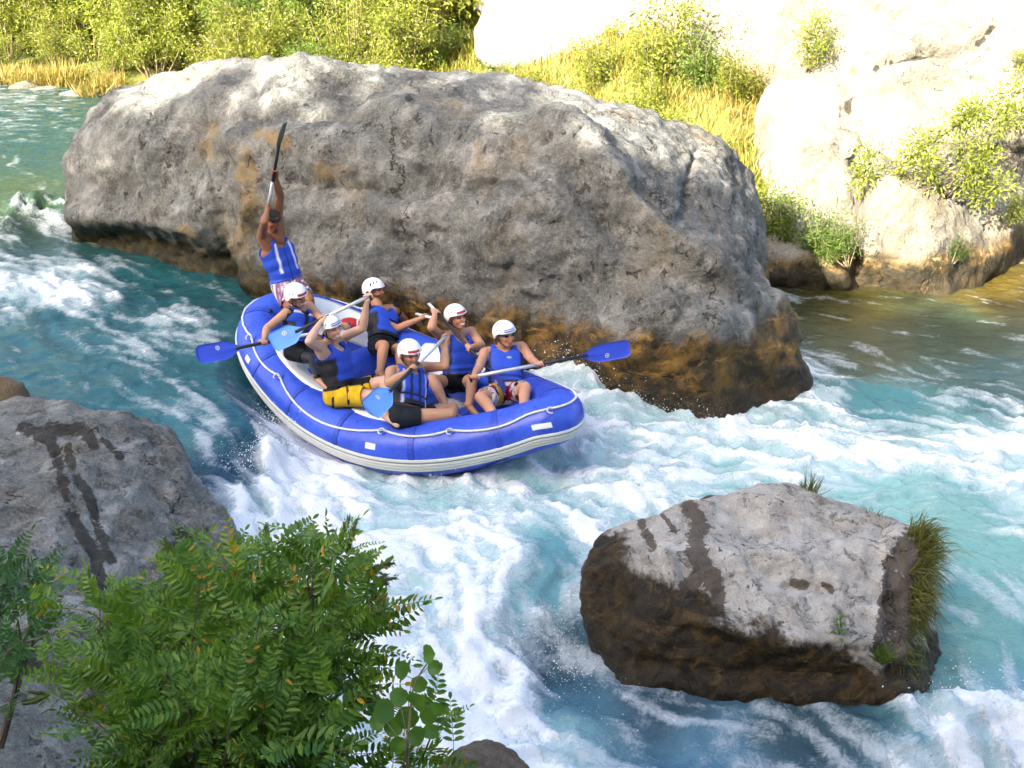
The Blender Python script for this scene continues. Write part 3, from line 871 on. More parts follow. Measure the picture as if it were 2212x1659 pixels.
M_ROCK_R = rock_mat('midstream_limestone', gray=(0.46, 0.425, 0.365), pale=(0.60, 0.57, 0.51), dark=(0.21, 0.175, 0.13), wet_z=0.90, wet_amp=0.22, ochre=0.12, scale=2.2, wet_a=(0.06, 0.036, 0.011), wet_b=(0.016, 0.012, 0.006),
                    stain=0.35, slope=(0.25, 0.0), bump=1.1, stain_c=(0.085, 0.062, 0.042), stain_n=2.6, stain_t=0.6, stain_w=0.10, brown=0.25, crack=1.2, wet_soft=0.035)
def mid_rock():
    A = at_y
    pts = [A(1300, 1165, 7.5), A(1480, 1088, 7.75), A(1560, 1100, 7.9), A(1690, 1052, 8.1), A(1790, 1085, 8.0), A(1900, 1125, 7.8), A(1985, 1152, 7.5),
           A(1262, 1220, 7.2), A(1255, 1330, 6.95), A(1440, 1200, 7.0), A(1500, 1340, 6.7), A(1880, 1375, 6.55), A(1960, 1230, 7.1), A(1650, 1370, 6.55), A(1420, 1320, 6.65),
           A(1340, 1480, 6.45), A(1480, 1490, 6.35), A(1840, 1500, 6.3), A(1960, 1540, 6.25), A(1990, 1480, 6.5), A(1330, 1400, 6.7), A(1990, 1330, 6.95), A(1860, 1430, 6.4),
           (0.75, 6.8, -0.8), (2.6, 6.2, -0.8), (3.4, 6.4, -0.8), (3.5, 8.2, -0.8), (0.8, 8.3, -0.8), (3.2, 8.4, 0.3), (1.6, 8.5, 0.3)]
    sc = [([(1300, 1168), (1480, 1095), (1560, 1105)], 14, 0.05), ([(1560, 1110), (1640, 1150), (1760, 1150), (1900, 1140)], 22, -0.06), (1690, 1085, 60, 25, 0.06), ([(1440, 1190), (1480, 1330), (1650, 1385), (1880, 1385)], 16, 0.05), ([(1350, 1430), (1600, 1450), (1850, 1460)], 26, -0.05),
          ([(1915, 1180), (1905, 1280), (1890, 1380)], 12, 0.05), ([(1930, 1300), (1925, 1450)], 16, -0.08), (1330, 1300, 40, 60, -0.07), (1600, 1250, 120, 40, -0.03), ([(1700, 1262), (1800, 1268)], 8, -0.04)]
    me = rock_mesh([pts], 0.024, 4, big=(0.04, 1.1), mid=(0.035, 3.0), fine=(0.013, 12), seed=41.0, scallop=0.05, sculpt=sc, strata=0.02)
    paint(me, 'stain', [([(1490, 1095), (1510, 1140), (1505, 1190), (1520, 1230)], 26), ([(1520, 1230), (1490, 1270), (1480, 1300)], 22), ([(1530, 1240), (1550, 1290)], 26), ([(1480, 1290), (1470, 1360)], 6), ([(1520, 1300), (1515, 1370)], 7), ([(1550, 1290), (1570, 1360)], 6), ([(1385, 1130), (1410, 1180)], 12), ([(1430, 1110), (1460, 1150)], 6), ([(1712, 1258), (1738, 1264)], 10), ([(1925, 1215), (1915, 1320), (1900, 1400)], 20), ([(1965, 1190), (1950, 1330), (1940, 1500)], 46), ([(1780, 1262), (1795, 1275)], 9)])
    obj('boulder', me, M_ROCK_R, label='low pale boulder with a dark wet skirt and grass on its edge, midstream', cat='boulder')
mid_rock()

M_CLIFF = rock_mat('cliff_limestone', gray=(0.215, 0.195, 0.15), pale=(0.34, 0.32, 0.27), dark=(0.10, 0.08, 0.05), wet_z=0.35, wet_amp=0.4, ochre=0.45, scale=0.7, stain=0.22, pitk=0.6, bump=1.0, wet_a=(0.2, 0.13, 0.05), wet_b=(0.05, 0.04, 0.02))
def cliffs():
    A = at_y
    a = [A(1650, 560, 17.2), A(1760, 470, 17.6), A(1640, 300, 19.5), A(1700, 180, 20.6), A(1850, 420, 17.6), A(2000, 300, 18.6), A(2250, 280, 19.6), A(2400, 300, 20), A(1850, 120, 20.6), A(1720, 60, 21.5), A(2200, 60, 21.4), A(2000, 10, 21.6),
         (14, 20, -1), (5.0, 17.4, -1), (8, 18.6, -1), (16, 26, -1), (6, 26, -1), (6.5, 26, 9), (16, 27, 11), (15.5, 20.6, 5), (8.0, 23.0, 7.5), (13, 22.4, 8)]
    b = [A(1430, 10, 23.0), A(1560, -60, 23.4), A(1500, 110, 22.4), A(1640, 150, 21.6), A(1700, -40, 22.4), (6.5, 22, 1), (3.5, 26, 3), (8, 26, 9), (4.5, 27, 7.5), (8, 23, 2)]
    ledge = [A(1880, 440, 16.6), A(1930, 400, 16.9), A(1990, 420, 16.8), A(2030, 500, 16.8), A(2110, 480, 17.4), A(1870, 560, 16.4), A(2020, 570, 16.3), A(2150, 560, 16.9), (5.6, 18.5, -0.8), (9.0, 18.8, -0.8), (9, 18.9, 1.2), (6, 18.5, 1.5), (5.3, 16.7, -0.8), (7, 16.3, -0.8)]
    low = [A(1650, 560, 16.4), A(1700, 545, 16.3), A(1800, 570, 16.2), A(1820, 600, 16.1), A(1660, 600, 16.2), (4.0, 17.8, -0.6), (5.6, 17.6, 0.7), (5.6, 16.3, -0.6), (4.0, 16.6, -0.6), (3.9, 17.4, 0.5)]
    me = rock_mesh([a, b], 0.10, 10, big=(0.38, 0.38), mid=(0.16, 0.8), fine=(0.03, 3.5), seed=51.0, strata=0.08, coarse=0.25, sculpt=[([(1890, 150), (1930, 130), (2000, 122), (2060, 128), (2110, 100), (2150, 55)], 9, -0.22), (2000, 90, 120, 35, 0.25), ([(1835, 190), (1838, 240), (1820, 330)], 8, -0.18), ([(1870, 330), (1850, 420), (1880, 470)], 12, -0.25), (1760, 330, 80, 90, 0.2), ([(2212, 330), (2100, 350)], 14, -0.15)])
    paint(me, 'stain', [([(1895, 146), (1935, 130), (2005, 122)], 6), ([(2110, 100), (2150, 55)], 4), ([(1838, 215), (1832, 245)], 7), ([(1855, 340), (1850, 390)], 10), ([(1880, 445), (1890, 520)], 12), ([(1700, 560), (1850, 575)], 10)])  # dark colour laid mostly along the carved cracks
    obj('cliff', me, M_CLIFF, label='sunlit white limestone cliff rising from the far water', cat='cliff', kind='structure')
    me = rock_mesh([ledge], 0.06, 5, big=(0.12, 1.0), mid=(0.09, 1.8), seed=57.0)
    obj('boulder', me, M_CLIFF, label='weathered boulder with hollows at the foot of the white cliff under the shrub', cat='boulder')
    me = rock_mesh([low], 0.05, 4, big=(0.1, 1.2), mid=(0.06, 2.2), seed=59.0)
    obj('boulder', me, M_CLIFF, label='low ochre rock ledge at the waterline between the huge boulder and the ferns', cat='boulder')
    r = [A(1020, 110, 25.5), A(1060, 40, 25.5), A(1130, 5, 25.6), A(1250, -60, 26), A(1380, -70, 26), A(1030, 150, 25.2), A(1200, 130, 24.4), A(1380, 110, 24.2), A(1420, 20, 24.8), (-1, 28, 3), (4, 28, 4), (1.5, 28, 7), (-0.8, 25.5, 2), (3.5, 24.8, 2.0)]
    me = rock_mesh([r], 0.09, 10, big=(0.14, 0.6), mid=(0.08, 1.4), fine=(0.03, 5), seed=61.0, coarse=0.2)
    obj('boulder', me, rock_mat('white_boulder', gray=(0.28, 0.265, 0.235), pale=(0.38, 0.36, 0.33), dark=(0.09, 0.065, 0.045), wet=False, scale=1.6, stain=0.6, ochre=0.1), label='rounded white boulder with brown speckles above the grassy slope', cat='boulder')
cliffs()

# ------------------------------------------------------------------ raft
def raft_world(P):
    return np.asarray(P, float) @ RAFT_R.T + RAFT_O

_T = np.roll(LOOP, -1, 0) - np.roll(LOOP, 1, 0); _T /= np.linalg.norm(_T, axis=1)[:, None]
_OUT = np.cross(_T, [0, 0, 1.0]); _OUT /= np.linalg.norm(_OUT, axis=1)[:, None]
_UP = np.cross(_OUT, _T)
_seam = np.ones(300)
for _k in range(0, 300, 25):                                 # glued panel seams pinch the tube a little
    for _j in (-1, 0, 1):
        _seam[(_k + _j) % 300] *= 0.985 if _j else 0.972
def on_tube(i, ang, r=1.0, extra=0.0):
    """local raft point on the tube skin; ang in degrees, 0 outward, 90 up, 180 inward"""
    i = np.asarray(i, float); a = np.radians(ang)
    lo = np.floor(i).astype(int) % 300; hi = (lo + 1) % 300; f = (i - np.floor(i))[..., None]
    C = LOOP[lo] * (1 - f) + LOOP[hi] * f; O = _OUT[lo] * (1 - f) + _OUT[hi] * f; U = _UP[lo] * (1 - f) + _UP[hi] * f
    R = (TUBE_R * r * (1 - 0.13 * sstep(1.1, 2.0, C[..., 0])) + extra) * np.ones_like(a)
    return C + O * (np.cos(a) * R)[..., None] + U * (np.sin(a) * R)[..., None]

M_RAFT = NT('raft_rubber_blue')
_p = M_RAFT.obj(); _n = M_RAFT.noise(_p, 3.0, 6, 0.65); _n2 = M_RAFT.noise(_p, 24.0, 6, 0.7); _n3 = M_RAFT.noise(M_RAFT.vmul(_p, (1.0, 6.0, 6.0)), 7.0, 5, 0.7)
_c = M_RAFT.mix(M_RAFT.step(_n, 0.32, 0.7), (0.022, 0.06, 0.46), (0.035, 0.10, 0.62))
_c = M_RAFT.mix(M_RAFT.math('MULTIPLY', M_RAFT.step(_n2, 0.56, 0.72), 0.16), _c, (0.22, 0.27, 0.62))
_c = M_RAFT.mix(M_RAFT.math('MULTIPLY', M_RAFT.step(_n3, 0.62, 0.72), 0.25), _c, (0.25, 0.3, 0.6))
_d = M_RAFT.voro(_p, 55.0); _dr = M_RAFT.math('MULTIPLY', M_RAFT.step(_d, 0.32, 0.12), M_RAFT.step(M_RAFT.noise(_p, 2.0, 3), 0.5, 0.62))
_r = M_RAFT.n('ShaderNodeMapRange', {0: _n2, 1: 0.3, 2: 0.7, 3: 0.22, 4: 0.5}).outputs[0]
_bm = M_RAFT.bump(_dr, 0.5, 0.006, M_RAFT.bump(_n, 0.3, 0.03))
M_RAFT = M_RAFT.done(M_RAFT.bsdf(color=_c, rough=_r, spec=0.5, normal=_bm))
M_SEAM = plain('raft_seam_tape', (0.02, 0.055, 0.40), 0.4, 0.15, 8)
M_SLEEVE0 = plain('black_plastic', (0.02, 0.02, 0.022), 0.5, 0.2)
M_WHITE = plain('raft_white_rubber', (0.70, 0.74, 0.74), 0.55, 0.06, 9, 0.2, 90)
M_STRIP = plain('rub_strip_rubber', (0.66, 0.68, 0.64), 0.6, 0.08, 12)
M_LINE = plain('rub_strip_groove', (0.20, 0.24, 0.22), 0.7, 0.1)
M_ROPE = plain('white_rope', (0.74, 0.75, 0.74), 0.8, 0.1, 60, 0.8, 200)
M_FLOOR = plain('raft_floor', (0.42, 0.45, 0.46), 0.6, 0.2, 6)

def build_raft():
    e = empty('raft', RAFT_O, 'blue inflatable raft with white trim dropping down the chute', 'raft')
    e.rotation_euler = Matrix(RAFT_R.tolist()).to_euler()
    n = 300; seg = 32
    a = np.linspace(0, 360, seg, endpoint=False)
    I, A = np.meshgrid(np.arange(n), a, indexing='ij')
    W_ = to_px(raft_world(LOOP)); d_ = np.hypot(W_[:, 0] - 722, W_[:, 1] - 925); d_[LOOP[:, 1] > 0] = 1e9; kink = int(np.argmin(d_))
    pinch = 1 - 0.14 * np.exp(-((I - kink) / 1.6) ** 2) * np.exp(-((A - 120) / 50) ** 2) + 0.03 * np.exp(-((np.abs(I - kink) - 5) / 3.0) ** 2) * np.exp(-((A - 120) / 50) ** 2)
    V = on_tube(I, A, _seam[:, None] * pinch)
    obj('tube', np_mesh('tube', V.reshape(-1, 3), grid_faces(n, seg, True, True)), M_RAFT, e)
    def band(name, i0, i1, a0, a1, th, mat, ni=None, na=4, parent=e, closed=False):
        ni = ni or max(2, int(abs(i1 - i0)) + 1)
        ii = np.linspace(i0, i1, ni, endpoint=not closed)
        aa = np.linspace(a0, a1, na)
        I, A = np.meshgrid(ii, aa, indexing='ij')
        top = on_tube(I, A, 1.0, th); 
        prof = np.concatenate([on_tube(ii[:, None], np.array([[a0]]) * np.ones((ni, 1)), 1.0, -0.004), top, on_tube(ii[:, None], np.array([[a1]]) * np.ones((ni, 1)), 1.0, -0.004)], 1)
        k = prof.shape[1]
        F = grid_faces(ni, k, closed, False).tolist()
        if not closed:
            F += [list(range(k)), list(range((ni - 1) * k, ni * k))[::-1]]
        mb = MB(); mb.add(prof.reshape(-1, 3), F)
        return obj(name, mb.mesh(name, False), mat, parent)
    s = band('rub_strip', 0, 300, -24, 4, 0.006, M_STRIP, 300, 8, closed=True)
    for a0 in (-18, -11, -4):
        band('groove', 0, 300, a0, a0 + 2.0, 0.010, M_LINE, 300, 2, s, closed=True)
    for a0 in (-22, -15, -8, 1):
        band('ridge', 0, 300, a0 - 2.0, a0 + 2.0, 0.013, M_STRIP, 300, 3, s, closed=True)
    def idx_near(px, py, side):
        W = to_px(raft_world(LOOP)); ok = LOOP[:, 1] * side > 0
        d = np.hypot(W[:, 0] - px, W[:, 1] - py); d[~ok] = 1e9
        return int(np.argmin(d))
    iA, iB = sorted((idx_near(585, 780, -1), idx_near(690, 905, -1)))
    iC, iD = sorted((idx_near(750, 935, -1), idx_near(945, 975, -1)))
    for i0, i1 in ((iA, iB), (iC, iD)):
        # tapered white tread panel on the seat side of the tube
        ii = np.linspace(i0, i1, 26); u = np.linspace(-1, 1, 26)
        lo = 86 + 18 * np.abs(u) ** 4; hi = np.full(26, 172.0)
        rows = np.stack([lo + (hi - lo) * k for k in np.linspace(0, 1, 9)], 1)
        for sgn in (1, -1):
            Ii = ii if sgn > 0 else (300 - ii) % 300
            if sgn < 0: Ii = 300 - ii
            V = np.concatenate([on_tube(Ii[:, None] % 300, rows[:, :1], 1, -0.004), on_tube(Ii[:, None] * np.ones_like(rows) % 300, rows, 1, 0.005), on_tube(Ii[:, None] % 300, rows[:, -1:], 1, -0.004)], 1)
            F = grid_faces(26, 11).tolist() + [list(range(11)), list(range(25 * 11, 26 * 11))]
            mb = MB(); mb.add(V.reshape(-1, 3), F)
            obj('tread_panel', mb.mesh('tread_panel'), M_WHITE, e)
    for k in range(0, 300, 25):                            # glued seam tapes round the tube
        band('seam_tape', k - 0.9, k + 0.9, -95, 200, 0.0025, M_SEAM, 3, 30)
    for i_, a_ in ((40, 118), (150, 112), (205, 118), (262, 118)):
        c_ = on_tube(np.array(float(i_)), np.array(float(a_)), 1.0, 0.0); n_ = unit(c_ - LOOP[i_])
        s_ = unit(np.cross(n_, _T[i_])); mb = MB(); tube(mb, np.stack([c_ - n_ * 0.01, c_ + n_ * 0.012]), 0.026, 16); obj('valve', mb.mesh('valve'), M_SLEEVE0, e)
    # rope round the tube, held at rings
    def idx_top(px, py, side):
        W = to_px(raft_world(on_tube(np.arange(300), np.full(300, 55.0)))); ok = LOOP[:, 1] * side > -0.05
        d = np.hypot(W[:, 0] - px, W[:, 1] - py); d[~ok] = 1e9
        return int(np.argmin(d))
    near_r = sorted({idx_top(*q, -1) for q in ((560, 722), (612, 808), (830, 938), (975, 950), (1180, 872))})
    rings = sorted(set(near_r) | {(300 - i) % 300 for i in near_r if 20 < i < 280 and abs(i - 150) > 14} | {0})
    rings = [r_ for j_, r_ in enumerate(rings) if j_ == 0 or r_ - rings[j_ - 1] > 6]
    pts = []; nr = len(rings)
    for k in range(nr):
        span = (rings[(k + 1) % nr] - rings[k]) % 300
        for f in np.linspace(0, 1, 14, endpoint=False):
            sag = 4 * f * (1 - f)
            pts.append(on_tube(np.array((rings[k] + f * span) % 300), np.array(60 - min(26, 0.45 * span) * sag), 1.0, 0.012))
    mb = MB(); tube(mb, np.array(pts), 0.0115, 8, True)
    rope = obj('grab_rope', mb.mesh('grab_rope'), M_ROPE, e)
    for k in range(nr):
        c = on_tube(np.array(float(rings[k])), np.array(60.0), 1.0, 0.006); o = _OUT[rings[k]]; u = _UP[rings[k]]; t = _T[rings[k]]
        nrm = o * math.cos(math.radians(60)) + u * math.sin(math.radians(60)); tg = -o * math.sin(math.radians(60)) + u * math.cos(math.radians(60))
        mb = MB()
        q = np.linspace(0, 2 * np.pi, 14, endpoint=False)
        disc = np.stack([c + nrm * 0.002 + 0.045 * (t * math.cos(x) + tg * math.sin(x)) for x in q]); 
        disc2 = disc * 1.0 - nrm * 0.012
        mb.add(np.concatenate([disc, disc2]), [list(range(14))] + [[i, 14 + i, 14 + (i + 1) % 14, (i + 1) % 14] for i in range(14)])
        obj('ring_patch', mb.mesh('ring_patch', False), M_RAFT, e)
        mb = MB(); x = np.linspace(0.2, 2 * np.pi - 1.2, 12)
        tube(mb, np.stack([c + nrm * (0.012 + 0.022 * np.sin(v * 0.5)) - tg * 0.03 + 0.032 * (t * math.cos(v) + tg * math.sin(v)) for v in x]), 0.0075, 6)
        obj('rope_end', mb.mesh('rope_end'), M_ROPE, rope)
    # white repair patches on the outer side
    for px, py in ((567, 806), (838, 981), (1180, 925)):
        i = idx_near(px, py - 12, -1)
        band('patch', i - 1.6, i + 1.6, 18, 30, 0.004, M_WHITE, 5, 4)
    # thwarts
    for x0, r in ((-0.98, 0.185), (0.0, 0.185), (1.0, 0.185)):
        ys = np.linspace(-0.66, 0.66, 21)
        C = np.stack([np.full(21, x0), ys, np.full(21, float(raft_z(x0)) - 0.06)], 1)
        R = r * (1 - 0.10 * np.abs(ys / 0.66) ** 6)
        mb = MB(); tube(mb, C, R, 24)
        obj('thwart', mb.mesh('thwart'), M_RAFT, e)
    # inflated floor with lengthwise chambers
    xs = np.linspace(-1.95, 1.95, 60); ys = np.linspace(-0.75, 0.75, 61)
    X, Y = np.meshgrid(xs, ys, indexing='ij')
    wmax = RAFT_W / 2 * (1 - np.abs(X / (RAFT_L / 2)) ** RAFT_E) ** (1 / 2.6)
    Yc = Y / 0.75 * wmax
    Z = raft_z(X) - 0.17 + 0.02 * np.abs(np.sin(Y / 0.75 * math.pi * 3.5))
    top = np.stack([X, Yc, Z], -1).reshape(-1, 3); bot = top - [0, 0, 0.09]; 
    F = grid_faces(60, 61).tolist(); nn = len(top)
    mb = MB(); mb.add(np.concatenate([top, bot]), F + [[q + nn for q in f[::-1]] for f in F])
    obj('floor', mb.mesh('floor'), M_FLOOR, e)
    return e
RAFT = build_raft()

# ------------------------------------------------------------------ people
def zp(q):
    z, x, y = q
    k = 0.26084
    return {0: (x, y), 1: (384.7 + x * k, 557.8 + y * k), 2: (769.4 + x * k, 557.8 + y * k), 3: (461.6 + x * 0.2608, 240.4 + y * 0.2608)}[z]

def reach(p, q, L, flag):
    """the point on the sight line of picture point q that lies L from p (n: the nearer, f: the farther of two)"""
    r = ray(*zp(q)); O = np.array([0, 0, CAM_H]) - p
    a, b, c = r @ r, 2 * (r @ O), O @ O - L * L
    disc = b * b - 4 * a * c
    if disc <= 0:
        d = -b / (2 * a)
        v = O + r * d
        return p + unit(v) * L
    s = math.sqrt(disc)
    d = (-b - s) / (2 * a) if flag == 'n' else (-b + s) / (2 * a)
    return p + O + r * d

def depth_of(P):
    return P[1] * cP - (P[2] - CAM_H) * sP

CAM_R, CAM_U, CAM_B = np.array([1.0, 0, 0]), np.array([0, sP, cP]), np.array([0, -cP, sP])

class Caps:
    """tapered capsules that are fused to one skin"""
    def __init__(self, k=1.0): self.c = []; self.k = k
    def add(self, a, b, ra, rb, g): self.c.append((np.asarray(a, float), np.asarray(b, float), float(ra) * self.k, float(rb) * self.k, g))
    def mesh(self):
        mb = MB()
        for a, b, ra, rb, g in self.c:
            d = b - a; L = np.linalg.norm(d)
            if L < 1e-5: d = np.array([0, 0, 1.0]); L = 1e-5
            d = d / L
            tt = []
            for th in np.linspace(-90, 0, 4)[1:]: tt.append((ra * math.sin(math.radians(th)), ra * math.cos(math.radians(th))))
            for th in np.linspace(0, 90, 4)[:-1]: tt.append((L + rb * math.sin(math.radians(th)), rb * math.cos(math.radians(th))))
            s = unit(np.cross(d, [0.31, 0.2, 0.93] if abs(d[2]) < 0.95 else [1, 0, 0])); n = np.cross(d, s)
            K = 12; ph = np.linspace(0, 2 * np.pi, K, endpoint=False)
            V = [a - d * ra] + [a + d * t + r * (s * math.cos(p) + n * math.sin(p)) for t, r in tt for p in ph] + [b + d * rb]
            F = [[0, 1 + (i + 1) % K, 1 + i] for i in range(K)]
            m = len(tt)
            for j in range(m - 1):
                for i in range(K):
                    q = 1 + j * K
                    F.append([q + i, q + (i + 1) % K, q + K + (i + 1) % K, q + K + i])
            q = 1 + (m - 1) * K
            F += [[q + i, q + (i + 1) % K, len(V) - 1] for i in range(K)]
            mb.add(V, F)
        return mb
    def label(self, V):
        best = np.full(len(V), 1e9); lab = np.zeros(len(V), int); T = np.zeros(len(V))
        for k, (a, b, ra, rb, g) in enumerate(self.c):
            d = b - a; L2 = d @ d + 1e-12
            t = np.clip((V - a) @ d / L2, 0, 1)
            dist = np.linalg.norm(V - a - t[:, None] * d, axis=1) - (ra + (rb - ra) * t)
            w = dist < best
            best[w] = dist[w]; lab[w] = k; T[w] = t[w]
        return lab, T

def vc_mat(name, rough=0.6, spec=0.3, bump=0.25, bscale=70, sss=0.0):
    m = NT(name)
    c = m.attr('vc', 'Color')
    p = m.obj()
    c = m.mix(m.math('MULTIPLY', m.noise(p, 30, 4), 0.25), c, m.mix(1.0, c, (0.75, 0.72, 0.7), 'MULTIPLY'))
    kw = dict(color=c, rough=rough, spec=spec, normal=m.bump(m.noise(p, bscale, 3), bump, 0.006))
    if sss:
        kw.update(sss=sss, sssr=(0.02, 0.008, 0.004), ssss=0.5)
    return m.done(m.bsdf(**kw))
M_SKIN = vc_mat('skin', 0.5, 0.35, 0.12, 120)
M_VEST = vc_mat('life_vest_fabric', 0.62, 0.3, 0.2, 30)
M_SHORTS = vc_mat('shorts_cloth', 0.8, 0.15, 0.5, 35)
M_HELMET = plain('helmet_shell', (0.78, 0.80, 0.80), 0.3, 0.04, 8)
M_VENT = plain('helmet_vent', (0.03, 0.035, 0.04), 0.6, 0.1)
M_STRAP = plain('black_strap', (0.012, 0.012, 0.014), 0.7, 0.2)
M_RED = plain('red_sticker', (0.42, 0.035, 0.05), 0.5, 0.1)
M_BLUE_ST = plain('blue_sticker', (0.06, 0.14, 0.42), 0.5, 0.1)
M_CAP = plain('black_cap', (0.012, 0.012, 0.014), 0.8, 0.2)
M_LENS = plain('dark_lens', (0.01, 0.01, 0.012), 0.12, 0.1, spec=0.6)
M_SHAFT = plain('paddle_shaft_aluminium', (0.62, 0.63, 0.63), 0.35, 0.05, 10, metal=0.25)
M_SLEEVE = plain('paddle_black_sleeve', (0.02, 0.021, 0.024), 0.5, 0.2)
M_BLADE = plain('paddle_blade_blue', (0.045, 0.09, 0.62), 0.4, 0.1, 6)
M_BLADE_L = plain('paddle_blade_light_blue', (0.12, 0.33, 0.85), 0.4, 0.1, 6)
M_BLADE_G = plain('paddle_blade_green', (0.035, 0.075, 0.065), 0.5, 0.1, 6)

BLUE, BLACK, WHITE = np.array([0.022, 0.075, 0.52]), np.array([0.012, 0.012, 0.016]), np.array([0.72, 0.74, 0.76])

def head_caps(cp, c, f, u, r):
    A = lambda fr, up, si: c + (f * fr + u * up + r * si) * cp.k
    cp.add(A(-0.035, 0.035, 0), A(0.02, 0.04, 0), 0.083, 0.080, 'head')
    cp.add(A(0.0, -0.02, 0), A(0.035, -0.03, 0), 0.072, 0.06, 'head')
    cp.add(A(0.025, -0.07, 0.018), A(0.055, -0.092, 0.010), 0.036, 0.026, 'head')
    cp.add(A(0.025, -0.07, -0.018), A(0.055, -0.092, -0.010), 0.036, 0.026, 'head')
    cp.add(A(0.088, 0.012, 0), A(0.106, -0.028, 0), 0.009, 0.014, 'nose')
    cp.add(A(0.075, 0.028, 0.03), A(0.075, 0.028, -0.03), 0.018, 0.018, 'head')
    cp.add(A(0.068, -0.025, 0.034), A(0.07, -0.03, 0.034), 0.022, 0.02, 'head')
    cp.add(A(0.068, -0.025, -0.034), A(0.07, -0.03, -0.034), 0.022, 0.02, 'head')
    cp.add(A(0.088, -0.066, 0.014), A(0.088, -0.066, -0.014), 0.011, 0.011, 'lips')
    for s in (1, -1):
        cp.add(A(-0.012, 0.012, 0.079 * s), A(-0.006, -0.025, 0.077 * s), 0.013, 0.010, 'ear')

def grip_caps(cp, g, a, w, thumb_sign=1):
    a = unit(a); n = unit(w - (w @ a) * a); b = np.cross(n, a)
    pc = g - n * 0.031
    cp.add(pc + a * 0.032, pc - a * 0.034, 0.019, 0.017, 'hand')
    cp.add(pc + a * 0.026 + b * 0.018, pc - a * 0.03 + b * 0.02, 0.014, 0.013, 'hand')
    cp.add(pc + a * 0.026 - b * 0.018 , pc - a * 0.02 - b * 0.016, 0.014, 0.013, 'hand')
    for k, off in enumerate((0.036, 0.013, -0.010, -0.032)):
        rr = (0.0092, 0.0095, 0.009, 0.008)[k]; reachf = (205, 225, 215, 190)[k]
        last = None
        for ph in np.linspace(48, reachf, 5):
            q = g + a * off + 0.0275 * (-n * math.cos(math.radians(ph)) + b * math.sin(math.radians(ph)))
            if last is not None: cp.add(last, q, rr, rr * 0.95, 'hand')
            last = q
    last = pc - b * 0.02 + a * 0.03
    for ph in (-60, -105, -150):
        q = g + a * (0.045) + 0.028 * (-n * math.cos(math.radians(ph)) + b * math.sin(math.radians(ph)))
        cp.add(last, q, 0.0115, 0.0105, 'hand'); last = q
    return pc

def shell(me, mask_v, off_v, name, color_v, parent, mat, iters=3, edge=0.003):
    """cloth: the body faces whose corners are all in mask, lifted off the skin"""
    V = verts_of(me); N = normals_of(me)
    F = [list(p.vertices) for p in me.polygons if all(mask_v[i] for i in p.vertices)]
    if not F: return None
    used = sorted({i for f in F for i in f}); idx = {v: k for k, v in enumerate(used)}
    F = [[idx[i] for i in f] for f in F]
    used = np.array(used)
    cnt = {}
    for f in F:
        for a, b in zip(f, f[1:] + f[:1]):
            k = (min(a, b), max(a, b)); cnt[k] = cnt.get(k, 0) + 1
    E = np.array(list(cnt.keys())); rim = np.zeros(len(used), bool)
    for (a, b), c in cnt.items():
        if c == 1: rim[a] = rim[b] = True
    off = off_v[used].astype(float)
    deg = np.bincount(E.ravel(), minlength=len(used)).astype(float)
    def avg(x):
        s = np.zeros_like(x)
        np.add.at(s, E[:, 0], x[E[:, 1]]); np.add.at(s, E[:, 1], x[E[:, 0]])
        return s / (deg[:, None] if x.ndim > 1 else deg)
    W = V[used] + 0.0
    Nv = N[used]
    for _ in range(iters):                               # smooth the cut line and the lift
        W2 = avg(W); W = np.where(rim[:, None], W, 0.4 * W + 0.6 * W2); Nv = 0.3 * Nv + 0.7 * avg(Nv)
        o2 = avg(off); off = 0.5 * off + 0.5 * o2
    redge = np.array([(a, b) for (a, b), c in cnt.items() if c == 1])
    if len(redge):
        for _ in range(5):
            s = np.zeros_like(W); d2 = np.zeros(len(W))
            np.add.at(s, redge[:, 0], W[redge[:, 1]]); np.add.at(s, redge[:, 1], W[redge[:, 0]])
            np.add.at(d2, redge.ravel(), 1)
            ok = d2 > 0
            W[ok] = 0.5 * W[ok] + 0.5 * s[ok] / d2[ok][:, None]
    Nv = Nv / (np.linalg.norm(Nv, axis=1)[:, None] + 1e-9)
    top = W + Nv * off[:, None]
    n0 = len(used)
    low = W[rim] - Nv[rim] * 0.006
    rid = -np.ones(n0, int); rid[rim] = np.arange(rim.sum()) + n0
    F2 = [[a, b, int(rid[b]), int(rid[a])] for a, b in redge.tolist()]
    o_me = bpy.data.meshes.new(name)
    P = np.concatenate([top, low]) - np.array(parent.location)
    o_me.from_pydata(P.tolist(), [], F + F2)
    shade_smooth(o_me)
    cc = np.concatenate([color_v[used], color_v[used][rim] * 0.8])
    attr_c(o_me, 'vc', cc)
    return obj(name, o_me, mat, parent)

